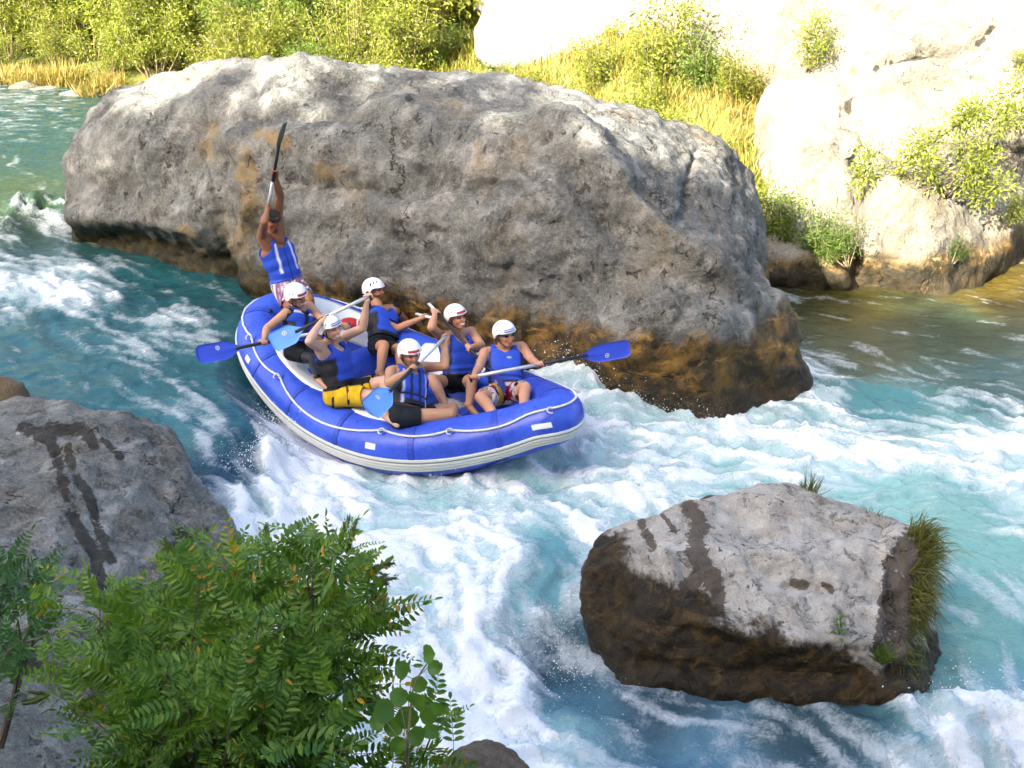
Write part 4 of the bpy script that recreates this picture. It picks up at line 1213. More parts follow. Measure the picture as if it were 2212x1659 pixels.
def helmet(parent, c, f, u, r, kind, sticker):
    base = np.array(parent.location)
    hc = c + u * 0.022 - f * 0.006
    RX, RF, RU = 0.119, 0.140, 0.128
    def pt(az, th, k=1.0):
        return hc + k * (r * RX * math.sin(th) * math.sin(az) + f * RF * math.sin(th) * math.cos(az) + u * RU * math.cos(th))
    nA, nT = 40, 12
    V = []; 
    def brim(az):
        ca = math.cos(az)
        return math.radians(79 + 33 * sstep(0.45, -0.25, ca) - 6 * sstep(-0.5, -1, ca))
    for i in range(nA):
        az = 2 * math.pi * i / nA; tb = brim(az)
        col = [pt(az, tb * k / nT) for k in range(nT + 1)] + [pt(az, tb * 1.015, 1.035), pt(az, tb * 1.04, 0.99), pt(az, tb * 0.9, 0.93)]
        V += col
    k = nT + 4
    F = grid_faces(nA, k, True, False).tolist()
    mb = MB(); mb.add(np.array(V) - base, F)
    h = obj('helmet', mb.mesh('helmet'), M_HELMET, parent)
    def patch(name, az0, az1, t0, t1, lift, mat, par=h):
        na, nt = 8, 4; V = []
        for i in range(na):
            for j in range(nt): V.append(pt(az0 + (az1 - az0) * i / (na - 1), math.radians(t0 + (t1 - t0) * j / (nt - 1)), 1 + lift))
        m2 = MB(); m2.add(np.array(V) - base, grid_faces(na, nt).tolist())
        return obj(name, m2.mesh(name), mat, par)
    R_ = math.radians
    if sticker == 'red':
        patch('sticker', R_(-30), R_(38), 62, 77, 0.012, M_WHITE); patch('sticker_stripe', R_(-27), R_(35), 64, 75, 0.022, M_RED)
    elif sticker == 'blue':
        patch('sticker', R_(-30), R_(38), 60, 77, 0.012, M_WHITE); patch('sticker_stripe', R_(-28), R_(36), 62, 66, 0.022, M_BLUE_ST); patch('sticker_stripe', R_(-28), R_(36), 70, 75, 0.022, M_BLUE_ST)
    vents = [(-62, 62), (-78, 64), (-95, 66), (62, 62), (78, 64), (-85, 88), (-70, 88)] if kind != 'vented' else [(-40, 42), (-55, 46), (-68, 52), (-80, 58), (-92, 66), (-35, 55), (40, 45), (60, 50), (80, 60)]
    for j, (az, th) in enumerate(vents):
        p = pt(R_(az), R_(th), 0.998); nrm = unit(p - hc); s = unit(np.cross(nrm, u)); t = np.cross(s, nrm)
        m2 = MB(); sz = (0.011 + 0.004 * (j % 3 == 2)) if kind == 'vented' else (0.007 if j < 5 else 0.005)
        ellip(m2, p - base, (sz * (0.7 if kind == 'vented' else 1), sz * (1.5 if kind == 'vented' else 1), 0.004), np.stack([s, t, nrm], 1), 10, 4)
        obj('vent', m2.mesh('vent'), M_VENT, h)
    chin = c + f * 0.05 - u * 0.128
    for sd in (1, -1):
        a0 = c + r * 0.094 * sd + f * 0.03 - u * 0.005; a1 = c + r * 0.094 * sd - f * 0.03 - u * 0.03; j0 = c + r * 0.075 * sd + f * 0.012 - u * 0.075
        m2 = MB(); tube(m2, smooth_path(np.array([a0, j0, chin]) - base, 10), 0.006, 5); tube(m2, smooth_path(np.array([a1, j0]) - base, 4), 0.006, 5)
        obj('chin_strap', m2.mesh('chin_strap'), M_STRAP, parent)

def make_person(S):
    """S: one person's pose read from the photo; anatomical right is R"""
    sc = S.get('size', 1.07)
    hip = S['hip3']
    neck = reach(hip, S['neck'], S.get('torso', 0.50) * sc, S.get('nf', 'f'))
    shR = reach(neck, S['shR'], S.get('shw', 0.195) * sc, S.get('shRf', 'n')); shL = reach(neck, S['shL'], S.get('shwL', S.get('shw', 0.195)) * sc, S.get('shLf', 'f'))
    UA, FA, TH, SH = 0.30 * sc, 0.33 * sc, S.get('thigh', 0.43) * sc, 0.42 * sc
    elR = reach(shR, S['elR'], UA, S.get('elRf', 'n')); hdR = reach(elR, S['hdR'], FA, S.get('hdRf', 'n'))
    elL = reach(shL, S['elL'], UA, S.get('elLf', 'n')); hdL = reach(elL, S['hdL'], FA, S.get('hdLf', 'n'))
    up = unit(neck - hip); left = unit((shL - shR) - ((shL - shR) @ up) * up); fwd = np.cross(left, up)
    hl = unit(left * 0.7 + np.array(S.get('hipleft', RAFT_R[:, 1])) * 0.3)
    hjR, hjL = hip - hl * 0.092 * sc, hip + hl * 0.092 * sc
    knR = reach(hjR, S['knR'], TH, S.get('knRf', 'n')); knL = reach(hjL, S['knL'], TH, S.get('knLf', 'n'))
    anR = reach(knR, S['anR'], SH, S.get('anRf', 'n')); anL = reach(knL, S['anL'], SH, S.get('anLf', 'n'))
    hc0 = reach(neck, S['head'], 0.215 * sc, S.get('headf', 'n'))
    look = S['look']; f = unit(CAM_R * look[0] + CAM_U * look[1] + CAM_B * look[2])
    u0 = unit(0.5 * unit(hc0 - neck) + 0.5 * np.array([0, 0, 1.0])); r = unit(np.cross(f, u0)); u = np.cross(r, f)
    c = hc0
    cp = Caps(sc * 1.02)
    P = lambda h, l, w: hip + up * h * sc + left * l * sc + fwd * w * sc
    fat = S.get('fat', 1.0)
    cp.add(P(0.02, -0.075, 0), P(0.02, 0.075, 0), 0.105 * fat, 0.105 * fat, 'pelvis')
    cp.add(P(0.14, -0.06, 0.012), P(0.14, 0.06, 0.012), 0.098 * fat, 0.098 * fat, 'torso')
    cp.add(P(0.26, -0.075, 0.012), P(0.26, 0.075, 0.012), 0.102 * fat, 0.102 * fat, 'torso')
    cp.add(P(0.37, -0.085, 0.012), P(0.37, 0.085, 0.012), 0.102, 0.102, 'torso')
    cp.add(P(0.08, 0, 0), P(0.44, 0, 0), 0.09, 0.075, 'torso')
    mr = 0.5 * (shR + shL)
    for s_ in (shR, shL):
        cp.add(neck - up * 0.01, s_ + up * 0.01, 0.056, 0.05, 'trap')
        cp.add(P(0.38, 0, 0) + 0.5 * (s_ - neck), s_ - up * 0.02, 0.08, 0.058, 'trap')
    cp.add(neck - up * 0.04, c - u * 0.05 - f * 0.015, 0.062, 0.055, 'neck')
    head_caps(cp, c, f, u, r)
    for sd, sh, el, hd, other in (('R', shR, elR, hdR, hdL), ('L', shL, elL, hdL, hdR)):
        w = unit(hd - el); wrist = hd - w * 0.085
        cp.add(sh, sh + (el - sh) * 0.2, 0.058, 0.053, 'arm' + sd); cp.add(sh + (el - sh) * 0.15, el, 0.052, 0.041, 'arm' + sd)
        cp.add(el, el + (wrist - el) * 0.35, 0.041, 0.043, 'fore' + sd); cp.add(el + (wrist - el) * 0.35, wrist, 0.043, 0.027, 'fore' + sd)
        ax = unit(other - hd)
        pc = grip_caps(cp, hd, ax if sd == 'R' else -ax, w)
        cp.add(wrist, pc, 0.026, 0.024, 'hand')
    for sd, hj, kn, an in (('R', hjR, knR, anR), ('L', hjL, knL, anL)):
        cp.add(hj, kn, 0.09 * fat, 0.058, 'thigh' + sd)
        d = unit(kn - hj); sh_d = unit(an - kn)
        cp.add(kn - d * 0.02, kn + sh_d * 0.03, 0.058, 0.056, 'knee')
        cf = kn + (an - kn) * 0.3 - d * 0.018
        cp.add(kn, cf, 0.052, 0.056, 'shin' + sd); cp.add(cf, an, 0.056, 0.036, 'shin' + sd)
        ft = unit(np.array(S.get('toe', RAFT_R[:, 0])) + 0.25 * d * [1, 1, 0]); ft = unit(ft - 0.15 * np.array([0, 0, 1]))
        cp.add(an - ft * 0.03 - np.array([0, 0, 0.02]), an + ft * 0.15 - np.array([0, 0, 0.045]), 0.036, 0.026, 'foot')
    root_z = hip - np.array([0, 0, 0.1])
    e = empty('person', root_z, S['label'], 'person', None)
    me = remeshed(cp.mesh().mesh('body'), 0.0094, 5, 0.5)
    V = verts_of(me)
    lab, T = cp.label(V)
    grp = np.array([cc[4] for cc in cp.c])[lab]
    q = V - hip
    H = q @ up / sc; Lx = q @ left / sc; Wf = q @ fwd / sc
    skin = np.array(S['skin'])
    col = np.tile(skin, (len(V), 1)) * (1 + 0.10 * fbm(V * 9, 2))[:, None]
    # face
    hq = V - c; hf, hu, hr = hq @ f / cp.k, hq @ u / cp.k, hq @ r / cp.k
    ishead = np.isin(grp, ['head', 'nose', 'lips', 'ear'])
    flush = ishead & (hf > 0.05)
    col[flush] *= [1.06, 0.94, 0.92]
    lip = ishead & (hf > 0.07) & (np.abs(hr) < 0.026) & (np.abs(hu + 0.066) < 0.009)
    col[lip] = skin * [0.85, 0.5, 0.5]
    if S.get('smile'):
        sm = ishead & (hf > 0.06) & (np.abs(hr) < 0.03) & (np.abs(hu + 0.064 - 4 * hr ** 2) < 0.007)
        col[sm] = [0.75, 0.7, 0.66]
    eye = ishead & (hf > 0.055) & (np.abs(np.abs(hr) - 0.031) < 0.016) & (np.abs(hu - 0.004) < 0.008)
    col[eye] = skin * 0.22
    brow = ishead & (hf > 0.06) & (np.abs(np.abs(hr) - 0.032) < 0.02) & (np.abs(hu - 0.026) < 0.007)
    col[brow] = skin * 0.25
    if S.get('beard'):
        bd = ishead & (hf > -0.01) & (hu < -0.045) & ~lip
        col[bd] = col[bd] * (1 - S['beard']) + np.array([0.05, 0.035, 0.025]) * S['beard']
    hair = ishead & ((hu > 0.05) | ((hf < -0.005) & (hu > -0.055))) & (grp != 'ear')
    col[hair] = S.get('hair', (0.03, 0.02, 0.013))
    torso = np.isin(grp, ['torso', 'trap', 'pelvis'])
    under = S.get('under')
    if under is not None:
        um = torso & (H < 0.475)
        if S.get('sleeve'): um |= np.isin(grp, ['armR', 'armL']) & (T < 0.25)
        col[um] = under
    if S.get('legs') is not None:
        lm = np.isin(grp, ['thighR', 'thighL', 'knee', 'shinR', 'shinL', 'pelvis'])
        col[lm] = S['legs']
    # vest
    front = Wf > 0
    vm = torso & (H > S.get('vest_lo', 0.10)) & (H < 0.50) & (np.abs(Lx) < 0.195)
    strapz = sstep(0.34, 0.43, H)
    vm &= (np.abs(Lx) < 0.20 - 0.065 * strapz) & (np.abs(Lx) > (0.055 + 0.02 * front) * sstep(0.385, 0.43, H))
    vm &= ~((H > 0.40) & (np.abs(Lx) > 0.150))
    thick = np.where(np.abs(Wf) > 0.05, 0.036, 0.018) * (0.75 + 0.25 * sstep(0.5, 0.3, H)) * S.get('puff', 1.0)
    vc = np.tile(BLUE, (len(V), 1))
    style = S.get('style', 'panel')
    side = np.abs(Lx) > 0.125
    def lay(w, colr):
        vc[:] = vc * (1 - w[:, None]) + np.asarray(colr) * w[:, None]
    band = lambda x, c0, hw: np.clip(1.6 - np.abs(x - c0) / hw, 0, 1)
    if style in ('panel', 'strapped'):                     # blue front and back, black flanks
        lay(sstep(0.112, 0.128, np.abs(Lx)) * sstep(0.38, 0.34, H), BLACK)
        lay(sstep(0.15, 0.13, H), BLACK)
        if style == 'strapped':
            lay(band(np.abs(Lx), 0.112, 0.008) * front * (H < 0.42), WHITE * 0.6 + BLUE * 0.4)
            lay(band(np.abs(Lx), 0.045, 0.012) * front * (H < 0.46), BLACK)
            lay(band(H, 0.19, 0.014) * front, BLACK)
    elif style == 'piped':                                 # all blue with bold white piping
        lay(band(np.abs(Lx), 0.095, 0.011) * (H < 0.46) * (H > 0.14), WHITE)
        lay(band(Lx, 0.0, 0.007) * front * (H < 0.44), BLUE * 0.35)
    elif style == 'bib':                                   # blue bib, dark trim
        lay(band(np.abs(Lx), 0.142, 0.009), BLACK * 2)
        lay(band(H, 0.14, 0.010), BLUE * 0.3)
        lay(band(H, 0.34, 0.008) * band(Lx, 0.03, 0.018) * front, WHITE * 0.6)
    elif style == 'open':                                  # black centre, blue panels, white shoulder bands
        lay(band(Lx, 0.0, 0.028) * front, BLACK)
        lay(sstep(0.115, 0.13, np.abs(Lx)) * sstep(0.34, 0.30, H), BLACK)
        lay(band(H, 0.415, 0.012) * front, WHITE)
    vest_me = me
    shade_smooth(me)
    # shorts
    hem = S.get('hem', 0.62)
    sm = ((np.isin(grp, ['thighR', 'thighL'])) & (T < hem)) | ((grp == 'pelvis')) | (torso & (H < 0.085))
    shoff = S.get('loose', 0.012) * (0.7 + 0.6 * np.where(np.isin(grp, ['thighR', 'thighL']), T / hem, 0))
    scol = np.tile(np.array(S.get('shorts', BLACK)), (len(V), 1)) * (1 + 0.25 * fbm(V * 14, 2))[:, None]
    pat = S.get('pattern')
    if pat == 'check':
        a_, b_ = np.floor((H * 0.8 + Lx * 0.15 + T * 0.30) * 26), np.floor((Lx + Wf * 0.9) * 22 + 0.5 * (np.floor(H * 26) % 2))
        fr1 = ((H * 0.8 + Lx * 0.15 + T * 0.30) * 26) % 1; fr2 = ((Lx + Wf * 0.9) * 22) % 1
        rnd = np.abs(np.sin(a_ * 12.9 + b_ * 78.2) * 43758.5) % 1
        scol = np.where((rnd < 0.45)[:, None], [0.62, 0.56, 0.60], np.where((rnd < 0.7)[:, None], [0.20, 0.10, 0.17], [0.38, 0.24, 0.34]))
        scol[(fr1 < 0.16) | (fr2 < 0.16)] = [0.10, 0.045, 0.09]
    elif pat == 'splash':
        nn = fbm(V * 9 + 3, 2); n2 = fbm(V * 16 + 9, 2)
        scol = np.where((nn > 0.12)[:, None], [0.42, 0.02, 0.03], [0.72, 0.70, 0.70])
        scol[(n2 > 0.30)] = [0.12, 0.015, 0.03]
        scol[(np.abs(Lx + 0.10) < 0.035) & (Wf > 0.05)] = [0.7, 0.5, 0.03]
    elif pat == 'stripe':
        nn = fbm(V * 7 + 1.5, 2)
        scol[(np.abs(((T * 1.2 + Lx * 2) % 0.5) - 0.25) < 0.035) & (nn > 0.0)] = BLACK
        scol[(H < 0.10) & (H > 0.055)] = BLACK
    base = np.array(e.location)
    shell(me, vm, thick, 'life_vest', vc, e, M_VEST, iters=S.get('vest_it', 26))
    if S.get('shorts') is not None or pat:
        shell(me, sm, shoff, 'shorts', scol, e, M_SHORTS)
    if S.get('spraydeck') is not None: pass
    attr_c(me, 'vc', np.clip(col, 0.004, 1))
    set_verts(me, V - base)
    obj('body', me, M_SKIN, e)
    if S['headgear'] == 'helmet':
        helmet(e, c, f, u, r, S.get('hkind'), S.get('sticker'))
    else:
        mb = MB(); hc = c + u * 0.03
        V2 = []
        for i in range(24):
            az = 2 * math.pi * i / 24
            for k in range(7):
                th = math.radians(86) * k / 6
                V2.append(hc + r * 0.098 * math.sin(th) * math.sin(az) + f * (0.112 * math.sin(th) * math.cos(az) - 0.005) + u * 0.098 * math.cos(th))
        mb.add(np.array(V2) - base, grid_faces(24, 7, True, False).tolist())
        cap = obj('cap', mb.mesh('cap'), M_CAP, e)
        mb = MB(); V2 = []
        for i in range(9):
            x = -1 + i / 4
            for k in range(4):
                V2.append(hc + r * 0.082 * x * (1 - 0.12 * k) + f * (0.085 + 0.025 * k * (1 - 0.35 * x * x) - 0.02 * x * x) + u * (0.012 - 0.006 * k))
        V2 = np.array(V2) - base; n_ = len(V2); Fq = grid_faces(9, 4).tolist()
        mb.add(np.concatenate([V2, V2 - u * 0.005]), Fq + [[i + n_ for i in q_[::-1]] for q_ in Fq])
        obj('peak', mb.mesh('peak'), M_CAP, cap)
    if S.get('glasses'):
        mb = MB()
        for sd in (1, -1):
            ellip(mb, c + f * 0.092 + r * 0.031 * sd + u * 0.004 - base, (0.027, 0.017, 0.008), np.stack([r, u, f], 1), 12, 6)
            tube(mb, np.array([c + f * 0.085 + r * 0.058 * sd + u * 0.008, c + r * 0.086 * sd + u * 0.008 - f * 0.0]) - base, 0.004, 5)
        obj('sunglasses', mb.mesh('sunglasses'), M_LENS, e)
    return dict(e=e, hdR=hdR, hdL=hdL, c=c, hip=hip, neck=neck, shR=shR, shL=shL)

def seat_hip(px, py, side, lift=0.085, inward=0.05):
    """hip position of somebody sitting on the raft tube, found from where the hip shows"""
    W = raft_world(LOOP)
    cand = W + (RAFT_R[:, 2])[None] * (TUBE_R + lift) - (_OUT @ RAFT_R.T) * inward
    d = np.hypot(*(to_px(cand) - np.array([px, py])).T)
    d[(LOOP[:, 1] * side) < 0.2] = 1e9
    i = int(np.argmin(d))
    dep = depth_of(cand[i])
    best = at_d(px, py, dep - (0.18 if side > 0 else 0.0))
    print('seat', px, py, 'off px', round(float(d[i]), 1), 'depth', round(float(dep), 2))
    return best

def paddle(name_label, p1, p2, ends, roll, blade_mat, sleeve_from=0.45, blade_w=0.19, near_first=True):
    """p1 upper hand, p2 lower hand; ends: (grip px, blade start px, blade end px)"""
    a = unit(p2 - p1)
    def t_of(q):
        x = zp(q); best = None
        ts = np.linspace(-1.2, 2.6, 1500)
        d = np.hypot(*(to_px(p1[None] + a[None] * ts[:, None]) - np.array(x)).T)
        return float(ts[int(np.argmin(d))])
    tg, tb, te = t_of(ends[0]), t_of(ends[1]), t_of(ends[2])
    tb = max(tb, np.linalg.norm(p2 - p1) + 0.06)
    te = min(max(te, tb + 0.36), tb + 0.56); tg = max(min(tg, -0.02), -0.35)
    e = empty('paddle', p1 + a * tg, name_label, 'paddle')
    base = np.array(e.location)
    pt = lambda t: p1 + a * t - base
    lens = te - tg
    ts = tg + (tb - tg) * sleeve_from
    mb = MB(); tube(mb, np.stack([pt(tg), pt(ts)]), 0.018, 12); obj('shaft', mb.mesh('shaft'), M_SHAFT, e)
    mb = MB(); tube(mb, np.stack([pt(ts), pt(tb + 0.10)]), 0.0185, 12); obj('sleeve', mb.mesh('sleeve'), M_SLEEVE, e)
    view = unit(p1 + a * te - np.array([0, 0, CAM_H]))
    n0 = unit(-view - (-view @ a) * a); s0 = np.cross(a, n0)
    rr = math.radians(roll); n = n0 * math.cos(rr) + s0 * math.sin(rr); s = np.cross(a, n)
    mb = MB(); tube(mb, np.stack([pt(tg) - s * 0.05, pt(tg) - s * 0.02 - a * 0.004, pt(tg) + s * 0.02 - a * 0.004, pt(tg) + s * 0.05]), 0.015, 8); obj('grip', mb.mesh('grip'), M_SLEEVE, e)
    L = te - tb; K = 16; V = []
    for k in range(K):
        x = k / (K - 1)
        w = blade_w / 2 * (0.14 + 0.86 * sstep(0.0, 0.42, x)) * (1 - 0.42 * sstep(0.90, 1.0, x) ** 2)
        for y in np.linspace(-1, 1, 9):
            rib = 0.012 * math.exp(-(y / 0.16) ** 2) * (1 - x) + 0.004
            edge = 1 if abs(y) < 0.99 else 0.3
            bow = 0.02 * (x - 0.4) ** 2 + 0.012 * y * y * x
            V.append((x * L, y * w, rib * edge + bow, bow - 0.004 * edge))
    top = [pt(tb + v[0]) + s * v[1] + n * v[2] for v in V]; bot = [pt(tb + v[0]) + s * v[1] + n * v[3] for v in V]
    F = grid_faces(K, 9).tolist(); nn = len(V)
    rimi = [k * 9 for k in range(K)] + [(K - 1) * 9 + j for j in range(1, 9)] + [k * 9 + 8 for k in range(K - 2, -1, -1)] + list(range(7, 0, -1))
    F2 = F + [[i + nn for i in q[::-1]] for q in F] + [[rimi[i], rimi[(i + 1) % len(rimi)], rimi[(i + 1) % len(rimi)] + nn, rimi[i] + nn] for i in range(len(rimi))]
    mb = MB(); mb.add(top + bot, F2)
    b = obj('blade', mb.mesh('blade'), blade_mat, e)
    if blade_mat is not M_BLADE_G:
        mb = MB(); q = np.linspace(0, 2 * np.pi, 20, endpoint=False)
        c0 = pt(tb + L * 0.55) + n * 0.0145 + s * 0.035
        ring = [c0 + (a * math.cos(v) + s * math.sin(v)) * rad for v in q for rad in (0.016, 0.024)]
        mb.add(ring, [[2 * i, 2 * i + 1, 2 * ((i + 1) % 20) + 1, 2 * ((i + 1) % 20)] for i in range(20)])
        q2 = [c0 + a * x + s * y for x, y in ((-0.007, -0.008), (0.007, -0.008), (0.007, 0.008), (-0.007, 0.008))]
        mb.add(q2, [[0, 1, 2, 3]])
        obj('emblem', mb.mesh('emblem'), M_WHITE, b)
    return e

def crew():
    R = {}
    W = dict(hip3=seat_hip(643, 763, -1), neck=(1, 985, 420), shR=(1, 895, 455), shL=(1, 1085, 395), elR=(1, 735, 580), hdR=(1, 705, 702), elL=(1, 1185, 500), hdL=(1, 1385, 572), elLf='n', hdLf='f', hdRf='n',
             knR=(1, 1130, 840), knL=(1, 1230, 800), anR=(1, 1150, 980), anL=(1, 1260, 960), head=(1, 980, 312), look=(0.78, -0.34, 0.5), skin=(0.50, 0.27, 0.16), under=BLACK, legs=BLACK, size=1.0, fat=0.92,
             headgear='helmet', sticker='red', style='open', smile=True, hair=(0.35, 0.17, 0.05), shorts=(0.012, 0.012, 0.015), loose=0.006, label='paddler in a white helmet and black wetsuit seated just in front of the standing guide')
    R['W'] = make_person(W)
    Y = dict(hip3=seat_hip(734, 853, -1), neck=(1, 1255, 705), shR=(1, 1170, 735), shL=(1, 1345, 660), elR=(1, 1085, 690), hdR=(1, 1190, 505), hdRf='f', elL=(1, 1530, 580), hdL=(1, 1568, 320), hdLf='n',
             knR=(1, 1640, 1140), knL=(1, 1710, 1020), knLf='n', anR=(1, 1720, 1290), anL=(1, 1790, 1180), head=(1, 1262, 580), look=(0.78, -0.12, 0.6), skin=(0.60, 0.37, 0.26), headgear='helmet', sticker='blue', style='panel', smile=True, hair=(0.05, 0.03, 0.02),
             shorts=(0.62, 0.40, 0.02), pattern='stripe', loose=0.024, hem=0.72, beard=0.25, label='laughing paddler in yellow shorts with one arm raised high on the paddle')
    R['Y'] = make_person(Y)
    F1 = dict(hip3=seat_hip(828, 752, 1), neck=(1, 1670, 420), shR=(1, 1605, 490), shL=(1, 1780, 420), elR=(1, 1835, 590), hdR=(1, 2075, 468), hdRf='n', elRf='n', elL=(1, 1890, 520), hdL=(1, 1900, 445), hdLf='f', elLf='f',
              knR=(1, 1705, 725), knL=(1, 1840, 760), anR=(1, 1672, 940), anL=(1, 1850, 960), head=(1, 1622, 262), look=(0.93, -0.05, 0.34), skin=(0.44, 0.22, 0.12), under=BLACK, sleeve=True, headgear='helmet', hkind='vented', style='panel', beard=0.75,
              shorts=(0.012, 0.012, 0.015), loose=0.008, hem=0.7, label='bearded paddler in a vented helmet and black shirt reaching forward along the rock side')
    R['F1'] = make_person(F1)
    F2 = dict(hip3=seat_hip(991, 829, 1), neck=(2, 825, 635), shR=(2, 705, 645), shL=(2, 955, 610), elR=(2, 622, 575), hdR=(2, 660, 440), hdRf='f', elL=(2, 1040, 725), hdL=(2, 930, 738), hdLf='n',
              knR=(2, 632, 1005), knL=(2, 965, 1010), anR=(2, 735, 1215), anL=(2, 935, 1210), head=(2, 828, 488), look=(0.66, -0.10, 0.7), skin=(0.50, 0.26, 0.155), headgear='helmet', sticker='red', style='bib', smile=True,
              shorts=(0.012, 0.012, 0.015), loose=0.007, hem=0.55, hair=(0.05, 0.03, 0.02), label='bare-armed paddler in black shorts with a dark paddle crossing his chest')
    R['F2'] = make_person(F2)
    B = dict(hip3=seat_hip(879, 904, -1), neck=(2, 420, 915), shR=(2, 290, 940), shL=(2, 555, 905), elR=(2, 268, 1035), hdR=(2, 468, 915), hdRf='n', elL=(2, 735, 895), hdL=(2, 735, 655), hdLf='f',
             knR=(2, 865, 1290), knL=(2, 800, 1240), knLf='f', anR=(2, 955, 1400), anL=(2, 830, 1390), anRf='f', thigh=0.47, head=(2, 445, 790), look=(0.5, -0.36, 0.78), skin=(0.46, 0.25, 0.145), headgear='helmet', sticker='red', style='strapped', beard=0.4,
             shorts=(0.014, 0.016, 0.022), loose=0.018, hem=0.45, label='paddler in black shorts stretched along the near tube behind a light blue blade')
    R['B'] = make_person(B)
    P = dict(hip3=seat_hip(1093, 852, 1), neck=(2, 1210, 750), shR=(2, 1065, 785), shL=(2, 1370, 735), elR=(2, 1018, 905), hdR=(2, 966, 982), hdRf='n', elL=(2, 1462, 850), hdL=(2, 1512, 880), hdLf='n',
             knR=(2, 1030, 1150), knL=(2, 1402, 1075), anR=(2, 1165, 1325), anL=(2, 1385, 1255), head=(2, 1230, 628), look=(0.55, -0.25, 0.78), skin=(0.52, 0.27, 0.165), headgear='helmet', sticker='blue', style='bib', glasses=True,
             shorts=(0.6, 0.6, 0.6), pattern='splash', loose=0.022, hem=0.72, label='bow paddler in sunglasses and red and white patterned shorts')
    R['P'] = make_person(P)
    foot = raft_world(np.array([-1.42, 0.12, 0.55]))
    hipG = at_d(*zp((3, 612, 1440)), depth_of(foot))
    G = dict(hip3=hipG, neck=(3, 455, 985), nf='n', shR=(3, 400, 1035), shL=(3, 530, 870), shw=0.19, shwL=0.22, elR=(3, 418, 920), hdR=(3, 450, 805), hdRf='f', elL=(3, 552, 700), hdL=(3, 500, 512), elLf='n', hdLf='n',
             knR=(3, 640, 1640), knL=(3, 790, 1560), anR=(3, 700, 1900), anL=(3, 850, 1850), anRf='f', anLf='f', head=(3, 478, 900), headf='n', look=(0.62, -0.35, 0.62), skin=(0.27, 0.115, 0.055), headgear='cap', style='piped', beard=0.3, torso=0.52,
             shorts=(0.3, 0.2, 0.3), pattern='check', loose=0.022, hem=0.8, vest_lo=0.05, label='raft guide in a black cap and checked shorts raising his paddle overhead')
    R['G'] = make_person(G)
    paddle('blue-bladed paddle of the paddler in the black wetsuit, blade out over the water', R['W']['hdL'], R['W']['hdR'], ((1, 1420, 560), (1, 545, 745), (1, 118, 830)), 10, M_BLADE, 0.62)
    paddle('light blue paddle lifted by the laughing paddler in yellow shorts', R['Y']['hdL'], R['Y']['hdR'], ((1, 1575, 300), (1, 1050, 590), (1, 790, 740)), 15, M_BLADE_L, 0.62, 0.21)
    paddle('paddle of the bearded paddler, shaft level along the rock side', R['F1']['hdR'], R['F1']['hdL'], ((1, 2110, 470), (1, 1600, 425), (1, 1430, 400)), 40, M_BLADE, 0.7)
    paddle('dark paddle slanting across the chest of the paddler by the rock', R['F2']['hdR'], R['F2']['hdL'], ((2, 575, 395), (2, 1080, 900), (2, 1180, 1010)), 60, M_BLADE, 0.15)
    paddle('light blue paddle with a round white emblem dipping over the near tube', R['B']['hdL'], R['B']['hdR'], ((2, 740, 640), (2, 325, 1095), (2, 90, 1370)), 0, M_BLADE_L, 0.55, 0.215)
    paddle('blue paddle held level by the bow paddler in sunglasses', R['P']['hdR'], R['P']['hdL'], ((2, 955, 985), (2, 1835, 810), (2, 2260, 715)), 18, M_BLADE, 0.62)
    paddle('green-bladed paddle held upright by the guide', R['G']['hdR'], R['G']['hdL'], ((3, 460, 780), (3, 530, 335), (3, 522, 100)), 72, M_BLADE_G, 0.5)
    # red throw bag lashed inside the raft
    mb = MB(); c = at_d(*zp((1, 1420, 545)), depth_of(raft_world(np.array([-0.75, 0.45, 0.25]))))
    e = empty('throw_bag', c, 'small red rope bag lying inside the raft behind the laughing paddler', 'bag')
    ellip(mb, (0, 0, 0), (0.13, 0.085, 0.075), None, 16, 10); obj('bag_body', mb.mesh('bag_body'), plain('red_bag', (0.45, 0.02, 0.02), 0.6, 0.2, 20, 0.5, 30), e)
    mb = MB(); q = np.linspace(0, 2 * np.pi, 20, endpoint=False); tube(mb, np.stack([np.full(20, 0.10), 0.058 * np.cos(q), 0.05 * np.sin(q)], 1), 0.012, 6, True); obj('drawstring', mb.mesh('drawstring'), M_ROPE, e)
    return R
CREW = crew()

# ------------------------------------------------------------------ vegetation
RNG = np.random.default_rng(20)

def leaf_quads(C, D, Nn, L, W):
    """rhombic leaves: centres at base C, pointing D, blade normal Nn, lengths L, widths W -> V,F"""
    D = D / (np.linalg.norm(D, axis=1)[:, None] + 1e-9)
    S = np.cross(D, Nn); S /= np.linalg.norm(S, axis=1)[:, None] + 1e-9
    n = len(C)
    L = np.broadcast_to(L, (n,))[:, None]; W = np.broadcast_to(W, (n,))[:, None]
    V = np.stack([C, C + D * L * 0.45 + S * W * 0.5, C + D * L, C + D * L * 0.45 - S * W * 0.5], 1).reshape(-1, 3)
    return V, np.arange(n * 4).reshape(n, 4)

def rand_dirs(n, rng):
    v = rng.normal(size=(n, 3))
    return v / np.linalg.norm(v, axis=1)[:, None]

